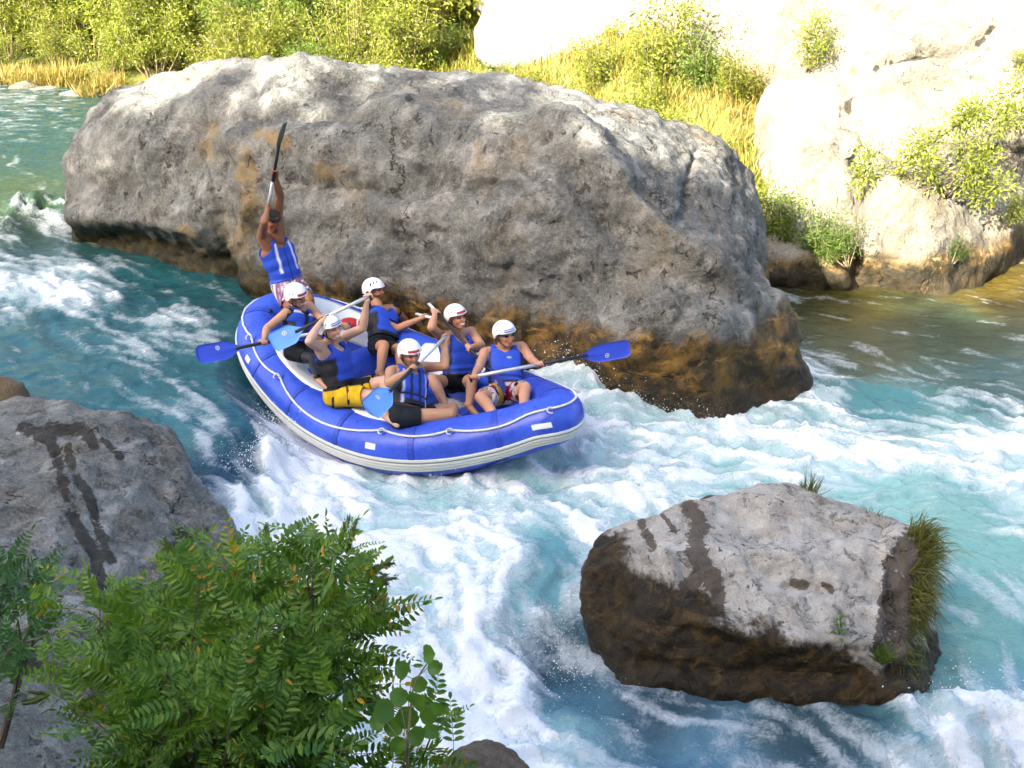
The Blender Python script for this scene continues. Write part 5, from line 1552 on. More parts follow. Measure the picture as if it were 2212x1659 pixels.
def plant_meshes(seed, h, rad, n_stem, n_leaf, leaf=(0.10, 0.035), spread=0.6, low=0.15, clump=0.22, stem_r=0.03, twist=0.25, shape=1.0):
    """many-stemmed shrub or small tree: returns (stem mesh, leaf mesh)"""
    rng = np.random.default_rng(seed)
    mb = MB(); tips = []
    for i in range(n_stem):
        a = rng.uniform(0, 2 * np.pi); r = rad * math.sqrt(rng.uniform(0.02, 1)) * spread
        top = np.array([math.cos(a) * r, math.sin(a) * r, h * rng.uniform(0.55, 1.0) * (1 - 0.35 * (r / rad) ** 2)])
        base = np.array([math.cos(a) * r * 0.15, math.sin(a) * r * 0.15, -0.2])
        mid = base + (top - base) * 0.5 + rng.normal(size=3) * twist * rad * 0.3
        C = smooth_path([base, mid, top], 9)
        tube(mb, C, np.linspace(stem_r, stem_r * 0.25, 9), 5)
        tips += [C[k] for k in range(3, 9)]
        for b in range(5):
            k = rng.integers(2, 8); d = unit(rng.normal(size=3) * [1, 1, 0.5] + [math.cos(a) * 0.6, math.sin(a) * 0.6, 0.5])
            ln = rng.uniform(0.15, 0.5) * rad
            B = np.stack([C[k], C[k] + d * ln * 0.5 + [0, 0, 0.03], C[k] + d * ln + rng.normal(size=3) * 0.05])
            tube(mb, smooth_path(B, 5), np.linspace(stem_r * 0.4, stem_r * 0.12, 5), 4)
            tips += [B[1], B[2], B[2]]
    tips = np.array(tips)
    tips = tips[tips[:, 2] > low * h]
    n = n_leaf
    c = tips[rng.integers(0, len(tips), n)]
    off = rand_dirs(n, rng) * (rng.uniform(0, 1, n) ** 0.5)[:, None] * clump * np.array([1, 1, 0.8]) * (0.5 + rad * 0.5)
    P = c + off
    D = off + 0.5 * rand_dirs(n, rng) * clump + np.array([0, 0, -0.02])
    Nn = rand_dirs(n, rng) * 0.8 + np.array([0, 0, 0.8])
    V, F = leaf_quads(P, D, Nn, leaf[0] * rng.uniform(0.6, 1.3, n), leaf[1] * rng.uniform(0.7, 1.3, n))
    return mb.mesh('stems'), np_mesh('leaves', V, F, False)

M_BARK = plain('bark', (0.10, 0.075, 0.05), 0.9, 0.3, 20, 0.6, 40)
M_TWIG = plain('pale_twig', (0.22, 0.17, 0.10), 0.85, 0.3, 30, 0.4, 60)
M_LEAF_Y = leaf_mat('willow_leaf', (0.07, 0.10, 0.008), (0.24, 0.24, 0.035))
M_LEAF_G = leaf_mat('green_leaf', (0.05, 0.105, 0.014), (0.12, 0.18, 0.03))
M_LEAF_D = leaf_mat('dark_leaf', (0.022, 0.055, 0.012), (0.05, 0.09, 0.02))
M_LEAF_L = leaf_mat('lime_leaf', (0.08, 0.12, 0.008), (0.26, 0.28, 0.04))

def plant(name, st, lf, loc, rz, sc, mat, label, cat, group=None, stem_mat=None, part='crown', stem_part='trunk', tilt=(0, 0)):
    e = empty(name, loc, label, cat, group)
    e.rotation_euler = (tilt[0], tilt[1], rz); e.scale = (sc, sc, sc)
    s = obj(stem_part, st, None, e); l = obj(part, lf, None, e)
    for me, m in ((st, stem_mat or M_BARK), (lf, mat)):
        if not me.materials: me.materials.append(None)
    s.material_slots[0].link = 'OBJECT'; s.material_slots[0].material = stem_mat or M_BARK
    l.material_slots[0].link = 'OBJECT'; l.material_slots[0].material = mat
    return e

# trees on the near hillside: out of the frame, they keep the river in shade
def hillside_trees():
    protos = [plant_meshes(900 + k, 8.5, 3.4, 12, 2600, (0.95, 0.66), 0.85, 0.10, 0.60, 0.22) for k in range(3)]
    rng = np.random.default_rng(77)
    for i, x in enumerate(np.arange(-46, 6, 2.6)):
        for j, y in enumerate((-8.6, -11.0)):
            xx = x + rng.uniform(-0.8, 0.8); yy = y + rng.uniform(-0.6, 0.6)
            z = float(near_bank_z(np.array([xx]), np.array([yy]))[0]) - 0.3
            st, lf = protos[(i + j) % 3]
            top = 17.35 + (-6 - yy) * 0.733 - 1.9 * float(sstep(-18.5, -15.5, xx)) + 0.9 * math.sin(xx * 1.25 + 0.6)
            sc = max(0.5, (top - z) / 8.6) * rng.uniform(0.88, 1.06)
            plant('hillside_tree', st, lf, (xx, yy, z), rng.uniform(0, 6.28), sc, M_LEAF_D, 'dark leafy tree on the shaded hillside behind the viewer', 'tree', 'trees on the near hillside')
hillside_trees()

def bank_pt(x, y):
    return (x, y, float(far_bank_z(np.array([float(x)]), np.array([float(y)]))[0]) - 0.08)

def far_thicket():
    rng = np.random.default_rng(5)
    P = [plant_meshes(100 + k, h, r, ns, nl, lf, 0.9, lo, 0.30, 0.035) for k, (h, r, ns, nl, lf, lo) in enumerate([
        (3.6, 1.5, 14, 5000, (0.15, 0.04), 0.08), (4.6, 1.9, 16, 6000, (0.15, 0.045), 0.15), (3.0, 1.4, 12, 4800, (0.13, 0.045), 0.05), (5.2, 2.0, 12, 6000, (0.17, 0.06), 0.2)])]
    kinds = [(M_LEAF_Y, 'yellow-green willow shrub in the sunlit thicket across the river', 'shrub'), (M_LEAF_L, 'pale lime willow in the sunlit thicket across the river', 'shrub'),
             (M_LEAF_G, 'fresh green alder in the sunlit thicket across the river', 'tree'), (M_LEAF_D, 'dark green tree deep in the thicket across the river', 'tree')]
    spots = []
    for row, (dy, n) in enumerate(((1.6, 13), (3.2, 13), (5.0, 12), (7.4, 11))):
        for i in range(n):
            x = -19 + (i + 0.5 * (row % 2) + rng.uniform(-0.25, 0.25)) * 20.5 / n
            y = shore_y(x) + dy + rng.uniform(-0.4, 0.4)
            spots.append((x, y, row))
    for x, y, row in spots:
        if x > -1.5: continue
        k = rng.choice([0, 0, 1, 1, 2] if row < 2 else [0, 2, 2, 3, 3] if row == 2 else [2, 3, 3])
        st, lf = P[rng.integers(0, 4)]
        m, lb, ct = kinds[k]
        plant('willow_shrub' if ct == 'shrub' else 'thicket_tree', st, lf, bank_pt(x, y), rng.uniform(0, 6.3), rng.uniform(0.75, 1.05) * (0.62 if row == 0 else 0.85 if row == 1 else 1.1), m, lb, ct, 'thicket across the river', M_TWIG if k < 2 else M_BARK)
    # wooded slope behind
    for i in range(26):
        x = -24 + i * 1.15 + rng.uniform(-.4, .4); y = shore_y(x) + 11 + rng.uniform(-1.5, 2.5)
        st, lf = P[rng.integers(0, 4)]
        plant('thicket_tree', st, lf, bank_pt(x, y), rng.uniform(0, 6.3), rng.uniform(1.1, 1.5), [M_LEAF_D, M_LEAF_G][i % 2], ['dark tree on the slope behind the thicket', 'green tree on the slope behind the thicket'][i % 2], 'tree', 'trees behind the thicket')
    return P
FAR_P = far_thicket()

def grass_mesh(seed, n, rad, h, w=0.012, lean=0.5, pts=None):
    rng = np.random.default_rng(seed)
    if pts is None:
        a = rng.uniform(0, 6.283, n); r = rad * np.sqrt(rng.uniform(0, 1, n))
        B = np.stack([np.cos(a) * r, np.sin(a) * r, np.zeros(n) - 0.03], 1)
    else:
        B = pts
    d = rng.normal(size=(n, 3)) * lean; d[:, 2] = 1.0
    d += B * [1, 1, 0] * (0.6 / max(rad, 1e-3)) * lean if pts is None else 0
    d /= np.linalg.norm(d, axis=1)[:, None]
    hh = h * rng.uniform(0.5, 1.15, n)[:, None]
    dr = rng.normal(size=(n, 3)) * [1, 1, 0]; dr /= np.linalg.norm(dr, axis=1)[:, None] + 1e-9
    S = np.cross(d, dr); S /= np.linalg.norm(S, axis=1)[:, None] + 1e-9
    m = B + d * hh * 0.55
    t = B + d * hh * 0.9 + dr * hh * 0.28 * rng.uniform(0.2, 1, n)[:, None]
    V = np.stack([B - S * w, B + S * w, m + S * w * 0.7, m - S * w * 0.7, t, t], 1)
    F = []
    V = V[:, :5].reshape(-1, 3)
    i = np.arange(n) * 5
    F4 = np.stack([i, i + 1, i + 2, i + 3], 1).tolist(); F3 = np.stack([i + 3, i + 2, i + 4], 1).tolist()
    me = bpy.data.meshes.new('grass'); me.from_pydata(V.tolist(), [], F4 + F3)
    return me

M_GRASS_Y = leaf_mat('dry_grass', (0.24, 0.17, 0.035), (0.32, 0.25, 0.07), 0.3)
M_GRASS_G = leaf_mat('green_grass', (0.06, 0.12, 0.015), (0.12, 0.17, 0.03), 0.3)
M_GRASS_M = leaf_mat('mossy_grass', (0.05, 0.06, 0.01), (0.11, 0.12, 0.02), 0.25)
M_GRASS_O = leaf_mat('olive_grass', (0.09, 0.085, 0.015), (0.16, 0.15, 0.03), 0.25)

def bank_greens():
    rng = np.random.default_rng(9)
    gm = [grass_mesh(300 + k, 420, 0.45, 0.75, 0.014, 0.25) for k in range(2)]
    for i, (px, py, s) in enumerate([(25, 195, 1.0), (75, 198, 0.9), (135, 195, 1.1), (165, 185, 0.8), (215, 215, 0.9), (235, 205, 0.9)]):
        c = at_z(px, py, 0.75)
        o = obj('grass_clump', gm[i % 2], None, None, 'tall straw-yellow grass clump at the water edge below the willow thicket', 'grass', 'straw grass clumps at the far water edge')
        o.location = (c[0], c[1] + 0.2, 0.72); o.scale = (s * 1.5, s, s * 1.15); o.rotation_euler = (0, 0, i)
    for m in gm: m.materials.append(M_GRASS_Y)
    for i, (px, py, s) in enumerate([(65, 203, 0.5), (190, 215, 0.45), (120, 205, 0.35)]):
        c = at_z(px, py, 0.7)
        pts = [(c + rng.normal(size=3) * [0.5, 0.35, 0.22] * s * 1.6) for _ in range(24)]
        me = rock_mesh([pts], 0.08, 3, big=(0.05, 1.5), mid=(0.04, 3))
        obj('shore_stone', me, M_CLIFF, label='small ochre stone among the straw grass at the far water edge', cat='stone', group='stones at the far water edge')
    # slope of dry grass between the boulders
    n = 24000
    X = rng.uniform(-3.5, 8.5, n); Y = shore_y(X) + rng.uniform(0.3, 12, n)
    keep = fbm(np.stack([X * 0.6, Y * 0.6, X * 0], -1), 3) > -0.7
    X, Y = X[keep], Y[keep]; n = len(X)
    Z = far_bank_z(X, Y) - 0.03
    me = grass_mesh(310, n, 1.0, 0.42, 0.012, 0.35, np.stack([X, Y, Z], 1)); me.materials.append(M_GRASS_Y)
    obj('dry_grass', me, None, label='dry yellow grass on the sunlit slope', cat='grass', kind='stuff')
    n = 16000
    X = rng.uniform(-2.5, 7.0, n); Y = shore_y(X) + rng.uniform(0.3, 12, n)
    keep = fbm(np.stack([X * 0.5 + 4, Y * 0.5, X * 0], -1), 3) > 0.0
    X, Y = X[keep], Y[keep]; n = len(X)
    me = grass_mesh(311, n, 1.0, 0.45, 0.014, 0.4, np.stack([X, Y, far_bank_z(X, Y) - 0.03], 1)); me.materials.append(M_LEAF_L)
    obj('green_grass', me, None, label='fresh green grass on the sunlit slope', cat='grass', kind='stuff')
    P = [plant_meshes(400 + k, 1.3, 0.7, 9, 1800, (0.09, 0.03), 0.9, 0.05, 0.22, 0.014) for k in range(2)]
    # small shrubs on the slope and on the cliff ledges: (px, py, y, scale, material, label)
    L = [(1060, 130, 23.5, 1.0, M_LEAF_G, 'green shrub on the slope at the left shoulder of the white boulder'.replace('left ', '')), (1240, 175, 22.0, 0.8, M_LEAF_L, 'lime shrub in the dry grass below the white boulder'),
         (1300, 120, 22.5, 0.9, M_LEAF_L, 'lime shrub against the base of the white boulder'), (1340, 215, 20.5, 0.7, M_LEAF_Y, 'olive shrub in the dry grass just above the huge boulder'),
         (1420, 100, 22.0, 1.35, M_LEAF_L, 'tall lime shrub between the white boulder and the cliff'), (1510, 120, 21.5, 1.0, M_LEAF_G, 'green leafy shrub beside the tall lime shrub on the cliff edge'),
         (1470, 270, 19.0, 0.7, M_LEAF_Y, 'olive shrub low on the dry slope behind the huge boulder'), (1580, 165, 20.8, 0.6, M_LEAF_L, 'small lime shrub on the slope where it meets the cliff'),
         (1150, 165, 23.0, 0.8, M_LEAF_Y, 'yellowish shrub below the speckled white boulder'), (1400, 180, 21.0, 0.8, M_LEAF_L, 'lime shrub halfway down the dry slope')]
    for i in range(14):
        x = rng.uniform(-2.5, 6.0); y = shore_y(x) + rng.uniform(0.8, 7.5); st, lf = P[i % 2]
        plant('slope_shrub', st, lf, bank_pt(x, y), i * 1.7, rng.uniform(0.45, 0.95), [M_LEAF_G, M_LEAF_L, M_LEAF_Y][i % 3], ['fresh green shrub scattered in the dry grass of the sunlit slope', 'lime shrub scattered in the dry grass of the sunlit slope', 'olive yellow shrub scattered in the dry grass of the sunlit slope'][i % 3], 'shrub', 'shrubs scattered on the sunlit slope', M_TWIG, 'foliage', 'stems')
    for i, (px, py, y, s, m, lb) in enumerate(L):
        st, lf = P[i % 2]
        c = at_y(px, py, y); c[2] = bank_pt(c[0], y)[2]
        plant('slope_shrub', st, lf, c, i * 1.3, s, m, lb, 'shrub', None, M_TWIG, 'foliage', 'stems')
    C = [(1745, 140, 19.6, 0.75, M_LEAF_L, 'pale shrub clinging to the bare cliff face'), (1838, 180, 19.3, 0.28, M_LEAF_L, 'tiny green tuft growing from the upper cliff'),
         (1690, 545, 16.9, 0.85, M_LEAF_G, 'dense green bush at the cliff foot beside the huge boulder'), (1760, 540, 16.6, 0.7, M_LEAF_G, 'rounded green bush on the ledge at the cliff foot'), (1650, 520, 17.0, 0.8, M_LEAF_L, 'lime bush wedged behind the huge boulder'),
         (1830, 560, 16.2, 0.6, M_LEAF_G, 'ferny green bush drooping towards the water'), (2180, 480, 17.3, 0.4, M_LEAF_L, 'small bush on the ledge past the leaning shrub'), (2060, 560, 16.3, 0.35, M_LEAF_D, 'dark green tuft on the weathered boulder'),
         (2190, 200, 18.9, 0.6, M_LEAF_L, 'pale tuft high on the cliff near the leaning branch')]
    for i, (px, py, y, s, m, lb) in enumerate(C):
        st, lf = P[i % 2]
        plant('cliff_shrub', st, lf, at_y(px, py, y), i * 2.1, s, m, lb, 'shrub', None, M_TWIG, 'foliage', 'stems', tilt=(0.25, 0))
    # leaning branchy shrub by the cliff
    e = empty('leaning_shrub', at_y(1868, 420, 17.2), 'leaning feathery green shrub with a bare diagonal branch by the cliff', 'shrub')
    mb = MB(); tips = []
    def limb(p0, p1, y0, y1, r):
        a = at_y(*p0, y0); b = at_y(*p1, y1)
        C = smooth_path([a, (a + b) / 2 + rng.normal(size=3) * 0.06, b], 12)
        tube(mb, local(e, C), np.linspace(r, r * 0.3, 12), 6)
        return C
    for p0, p1, y0, y1, r in [((1868, 425), (2040, 290), 17.2, 17.0, 0.035), ((2040, 290), (2212, 190), 17.0, 17.0, 0.02), ((1860, 430), (1990, 300), 17.2, 16.9, 0.02), ((2030, 440), (2090, 300), 17.0, 16.7, 0.03),
                              ((2040, 430), (2150, 260), 17.0, 16.7, 0.02), ((2050, 420), (2130, 340), 17, 16.5, 0.02), ((2040, 420), (1980, 330), 17, 16.6, 0.02), ((2060, 430), (2170, 390), 17, 16.6, 0.015), ((2040, 290), (2100, 240), 17, 16.8, 0.015), ((2120, 250), (2212, 250), 17, 17, 0.012), ((1868, 420), (1880, 330), 17.2, 17, 0.012)]:
        C = limb(p0, p1, y0, y1, r)
        tips += list(C[4:] if r < 0.03 else C[8:])
    tips = np.array(tips)
    n = 5200
    c = tips[rng.integers(0, len(tips), n)]
    off = rand_dirs(n, rng) * (rng.uniform(0, 1, n) ** 0.6)[:, None] * 0.26
    V, F = leaf_quads(c + off - np.array(e.location), off + rand_dirs(n, rng) * 0.1, rand_dirs(n, rng) + [0, -0.3, 0.8], 0.085 * rng.uniform(0.6, 1.3, n), 0.03)
    obj('branch', mb.mesh('branch'), M_BARK, e); obj('foliage', np_mesh('foliage', V, F, False), M_LEAF_L, e)
    # tufts on the huge boulder's face
    for i, (px, py, y, s, lb) in enumerate([(408, 500, 15.15, 0.38, 'moss-green fern in a hollow on the huge boulder'), (765, 655, 12.9, 0.34, 'green tuft in a cleft of the huge boulder behind the raft'), (1020, 715, 12.2, 0.3, 'small green tuft on the ochre band behind the paddlers')]):
        st, lf = P[i % 2]
        plant('rock_tuft', st, lf, at_y(px, py, y), i, s, M_LEAF_G, lb, 'plant', None, M_TWIG, 'foliage', 'stems', tilt=(0.6, 0))
bank_greens()

def mid_rock_grass():
    rng = np.random.default_rng(12)
    def tuft(px, py, y, n, rad, h, mat, label, lean=0.35, squash=(1, 1, 1), line=None, bias=None):
        if line is None:
            me = grass_mesh(int(px), n, rad, h, 0.0045, lean)
        else:
            o0 = at_y(px, py, y); L = np.array([at_y(*q) - o0 for q in line]); t = rng.uniform(0, len(L) - 1.001, n); i = t.astype(int); f = (t - i)[:, None]
            pts = L[i] * (1 - f) + L[i + 1] * f + rng.normal(size=(n, 3)) * rad
            d = rng.normal(size=(n, 3)) * lean + np.array(bias); d /= np.linalg.norm(d, axis=1)[:, None]
            S = np.cross(d, rng.normal(size=(n, 3))); S /= np.linalg.norm(S, axis=1)[:, None]
            hh = h * rng.uniform(0.4, 1.2, n)[:, None]; w = 0.0038
            M_ = pts + d * hh * 0.55; T_ = pts + d * hh - np.array([0, 0, 0.35]) * hh
            V = np.stack([pts - S * w, pts + S * w, M_ + S * w * .7, M_ - S * w * .7, T_], 1).reshape(-1, 3); k = np.arange(n) * 5
            me = bpy.data.meshes.new('grass'); me.from_pydata(V.tolist(), [], np.stack([k, k + 1, k + 2, k + 3], 1).tolist() + np.stack([k + 3, k + 2, k + 4], 1).tolist())
        me.materials.append(mat)
        o = obj('grass_tuft', me, None, None, label, 'grass')
        o.location = at_y(px, py, y); o.scale = squash
        return o
    tuft(1748, 1068, 8.05, 90, 0.05, 0.26, M_GRASS_O, 'bristly straw tuft on the peak of the low midstream boulder')
    tuft(1880, 1118, 7.8, 40, 0.12, 0.16, M_GRASS_O, 'sparse thin grass along the back rim of the midstream boulder')
    tuft(1985, 1165, 7.4, 420, 0.035, 0.36, M_GRASS_O, 'long olive grass arching from the corner of the midstream boulder', 0.45, line=[(1975, 1155, 7.45), (1990, 1185, 7.35), (1985, 1230, 7.2)], bias=(0.6, -0.1, 0.9))
    tuft(1970, 1250, 7.1, 1300, 0.05, 0.26, M_GRASS_O, 'thick olive grass hanging on the side of the midstream boulder', 0.5, line=[(1975, 1190, 7.35), (1968, 1260, 7.1), (1955, 1330, 6.9)], bias=(0.6, -0.5, -0.1))
    tuft(1945, 1360, 6.8, 900, 0.05, 0.2, M_GRASS_M, 'green-brown grass skirt low on the side of the midstream boulder', 0.5, line=[(1955, 1310, 6.95), (1940, 1400, 6.7), (1930, 1440, 6.55)], bias=(0.5, -0.5, -0.5))
    tuft(1905, 1415, 6.45, 160, 0.06, 0.16, M_GRASS_G, 'bright green grass at the front corner of the midstream boulder', 0.6)
    tuft(1660, 1400, 6.5, 130, 0.05, 0.12, M_GRASS_G, 'soft green tuft on the dark front edge of the midstream boulder', 0.6)
    tuft(1730, 1410, 6.48, 130, 0.07, 0.10, M_GRASS_G, 'flat green tuft beside the soft tuft on the front edge', 0.8)
    # little leafy plant
    base = at_y(1808, 1395, 6.5)
    e = empty('seedling', base, 'small leafy green seedling standing on the front edge of the midstream boulder', 'plant')
    mb = MB(); C = smooth_path([(0, 0, -0.02), (0.004, 0, 0.12), (0.0, 0, 0.27)], 8); tube(mb, C, np.linspace(0.006, 0.003, 8), 6)
    obj('stem', mb.mesh('stem'), M_GRASS_G, e)
    for k in range(16):
        a = k * 2.4; h = 0.04 + 0.015 * k; ln = 0.10 * (1 - 0.03 * k)
        d = np.array([math.cos(a), math.sin(a), 0.45]); d = unit(d)
        s = unit(np.cross(d, [0, 0, 1])); w = 0.016
        p0 = np.array([0, 0, h]); p1 = p0 + d * ln * 0.5 + [0, 0, 0.01]; p2 = p0 + d * ln - [0, 0, 0.025]
        V = [p0, p1 + s * w, p1 - s * w, p2, p1 + [0, 0, -0.004]]
        m2 = MB(); m2.add(V, [[0, 1, 4], [0, 4, 2], [1, 3, 4], [4, 3, 2]])
        obj('leaf', m2.mesh('leaf'), M_GRASS_G, e)
mid_rock_grass()

# ------------------------------------------------------------------ foreground bush with pinnate leaves and seed spikes
def pinnate(seed, pairs=9, ln=0.19, ll=0.042, lw=0.017):
    rng = np.random.default_rng(seed)
    mb = MB()
    t = np.linspace(0, 1, 7)
    R = np.stack([t * ln, 0.012 * np.sin(t * 2.5 + seed), 0.02 * t - 0.055 * t ** 2 * 1.0], 1)
    tube(mb, R, np.linspace(0.0016, 0.0007, 7), 3, cap=False)
    def leaflet(p, d, l, w):
        d = unit(d); s = unit(np.cross(d, [0, 0, 1])); n = np.cross(s, d)
        fold = 0.25
        V = [p, p + d * l * .28 + s * w * .46 + n * w * fold, p + d * l * .68 + s * w * .46 + n * w * fold, p + d * l, p + d * l * .68 - s * w * .46 + n * w * fold, p + d * l * .28 - s * w * .46 + n * w * fold, p + d * l * .5]
        mb.add(V, [[0, 1, 6], [1, 2, 6], [2, 3, 6], [3, 4, 6], [4, 5, 6], [5, 0, 6]])
    for k in range(pairs):
        u = 0.16 + 0.78 * k / (pairs - 1)
        p = np.array([np.interp(u, t, R[:, i]) for i in range(3)])
        sz = (0.75 + 0.45 * math.sin(math.pi * min(1, u * 1.05)) - 0.25 * u) * rng.uniform(0.88, 1.1)
        for s in (-1, 1):
            leaflet(p, [0.42 + rng.normal() * .10, s * 1.0, rng.normal() * 0.14 + 0.05], ll * sz, lw * sz)
    leaflet(R[-1], [1, rng.normal() * .1, -0.15], ll * 0.85, lw * 0.8)
    return mb.mesh('pinnate_leaf', False)

def bush_leaf_mat(name, a, b, yellow=0.0):
    m = NT(name)
    geo = m.n('ShaderNodeNewGeometry'); ri = geo.outputs['Random Per Island']
    orr = m.n('ShaderNodeObjectInfo').outputs['Random']
    k = m.math('ADD', m.math('MULTIPLY', ri, 0.35), m.math('MULTIPLY', m.noise(geo.outputs['Position'], 5.0, 3), 0.7), True)
    k = m.step(k, 0.2, 0.95)
    c = m.mix(k, a, b)
    if yellow:
        yv = m.math('MULTIPLY', m.step(ri, 1 - yellow, 1 - yellow + 0.01), m.step(m.noise(geo.outputs['Position'], 3.0, 2), 0.5, 0.56))
        c = m.mix(yv, c, (0.50, 0.28, 0.02))
    b_ = m.bsdf(color=c, rough=0.42, spec=0.4)
    tr = m.n('ShaderNodeBsdfTranslucent', {'Color': m.mix(0.4, c, (0.25, 0.4, 0.03))}).outputs[0]
    return m.done(m.n('ShaderNodeMixShader', {0: 0.32, 1: b_, 2: tr}).outputs[0])

M_BUSH = bush_leaf_mat('indigo_bush_leaf', (0.032, 0.12, 0.010), (0.235, 0.37, 0.035), 0.13)
M_BUSH2 = bush_leaf_mat('fern_shrub_leaf', (0.03, 0.11, 0.03), (0.06, 0.17, 0.045))  # bluish green, the fern shrub's own leaf colour
M_SPIKE = plain('seed_spike', (0.10, 0.13, 0.03), 0.8, 0.45, 220, 0.5, 260)
M_ALDER = bush_leaf_mat('alder_leaf', (0.055, 0.16, 0.02), (0.11, 0.23, 0.03))

def seed_spike_mesh(seed):
    rng = np.random.default_rng(seed)
    mb = MB()
    C = smooth_path([(0, 0, 0), (0.005, 0.002, 0.05), (0.0, 0.006, 0.105)], 9)
    tube(mb, C, [0.004, .006, .0075, .008, .008, .0075, .007, .0055, .003], 7)
    for k in range(60):
        u = rng.uniform(0.05, 0.97); a = rng.uniform(0, 6.283)
        p = np.array([np.interp(u, np.linspace(0, 1, 9), C[:, i]) for i in range(3)])
        d = np.array([math.cos(a), math.sin(a), 0.6])
        q = p + d * 0.007
        s = unit(np.cross(d, [0.3, 0.2, 1])) * 0.0028
        mb.add([q - s, q + s, q + d * 0.007 + [0, 0, 0.003], q + np.cross(unit(d), s)], [[0, 1, 2], [1, 3, 2], [3, 0, 2], [0, 3, 1]])
    return mb.mesh('seed_spike', False)

def mat_from(d, n):
    x = unit(d); z = unit(np.asarray(n, float) - np.dot(n, x) * x); y = np.cross(z, x)
    return Matrix(((x[0], y[0], z[0]), (x[1], y[1], z[1]), (x[2], y[2], z[2])))

def leafy_bush(root_px, root_d, tips, label, cat, mat, seed, every=0.044, ls=1.0, obj_max=300, start=0.42, spikes=(), name='bush', shoots=3):
    rng = np.random.default_rng(seed)
    root = at_d(*root_px, root_d)
    root[2] = float(near_bank_z(np.array([root[0]]), np.array([root[1]]))[0]) - 0.03
    e = empty(name, root, label, cat)
    variants = [pinnate(seed * 10 + k, 8 + k % 3, 0.17 + 0.012 * k, 0.042, 0.0165) for k in range(5)]
    for v in variants: v.materials.append(mat)
    LV = []                                                # (pos, dir, normal, scale, variant)
    def stem(C, r0, part=True):
        mb = MB(); tube(mb, local(e, C), np.linspace(r0, r0 * 0.25, len(C)), 6)
        obj('stem', mb.mesh('stem'), M_TWIG if rng.random() < 0.5 else M_BARK, e)
    def leaves_on(C, st):
        seglen = np.linalg.norm(np.diff(C, axis=0), axis=1); tot = seglen.sum(); cum = np.concatenate([[0], np.cumsum(seglen)])
        s = st * tot; side = rng.choice([-1, 1])
        while s < tot:
            p = np.array([np.interp(s, cum, C[:, i]) for i in range(3)])
            k = min(len(C) - 2, np.searchsorted(cum, s)); t = unit(C[k] - C[max(0, k - 1)])
            sd = unit(np.cross(t, [0, 0, 1])) * side
            d = unit(sd * rng.uniform(0.5, 1.1) + t * rng.uniform(0.2, 0.9) + np.array([0, -0.1, 0.15]) + rng.normal(size=3) * 0.28)
            n = unit(np.array([0, -0.45, 1.0]) + rng.normal(size=3) * 0.62)
            LV.append((p, d, n, ls * rng.uniform(0.55, 1.2), rng.integers(0, 5)))
            s += every * rng.uniform(0.7, 1.4); side = -side
    for (px, py, d) in tips:
        tip = at_d(px, py, d)
        mid = root + (tip - root) * 0.55 + np.array([0, 0, 0.10 + 0.08 * rng.random()]) + rng.normal(size=3) * 0.05
        C = smooth_path([root + rng.normal(size=3) * [0.08, 0.08, 0.02], mid, tip], 14)
        stem(C, 0.009)
        leaves_on(C, start)
        for b in range(shoots):
            k = rng.integers(5, 12); q = C[k] + unit(rng.normal(size=3) + [0, -0.3, 0.5] + 1.2 * unit(tip - root)) * rng.uniform(0.14, 0.32)
            S = smooth_path([C[k], (C[k] + q) / 2 + [0, 0, 0.02], q], 6)
            stem(S, 0.004)
            leaves_on(S, 0.25)
    rng.shuffle(LV) if False else None
    order = rng.permutation(len(LV))
    big_v, big_f, off = [], [], 0
    vd = [(verts_of(v), [list(p.vertices) for p in v.polygons]) for v in variants]
    base = np.array(e.location)
    # the leaves towards the viewer first
    dist = np.array([np.linalg.norm(np.array([0, 0, CAM_H]) - l[0]) for l in LV])
    order = np.argsort(dist)
    rest = MB()
    for c, idx in enumerate(order):
        p, d, n, s, v = LV[idx]
        M = mat_from(d, n)
        if c < obj_max:
            o = obj('leaf', variants[v], None, e)
            o.matrix_local = Matrix.Translation(Vector(p - base)) @ (M @ Matrix.Diagonal((s, s, s))).to_4x4()
        else:
            W = vd[v][0] * s @ np.array(M).T + p - base
            rest.add(W, vd[v][1])
    if rest.n:
        o = obj('foliage', rest.mesh('foliage', False), mat, e, kind='stuff')
    if spikes:
        sm = [seed_spike_mesh(70 + k) for k in range(3)]
        for m_ in sm: m_.materials.append(M_SPIKE)
        for (px, py, d, dx, dy, s) in spikes:
            p = at_d(px, py, d)
            tgt = at_d(px + dx, py + dy, d + rng.uniform(-0.05, 0.05))
            dirv = unit(tgt - p)
            for j in range(3):
                dd = unit(dirv + rng.normal(size=3) * 0.28)
                o = obj('seed_spike', sm[j], None, e)
                q = Vector(dd).to_track_quat('Z', 'Y').to_matrix()
                sc = s * rng.uniform(0.75, 1.1)
                o.matrix_local = Matrix.Translation(Vector(p - base + rng.normal(size=3) * 0.012)) @ (q @ Matrix.Diagonal((sc, sc, sc))).to_4x4()
    print(name, 'leaves', len(LV))
    return e

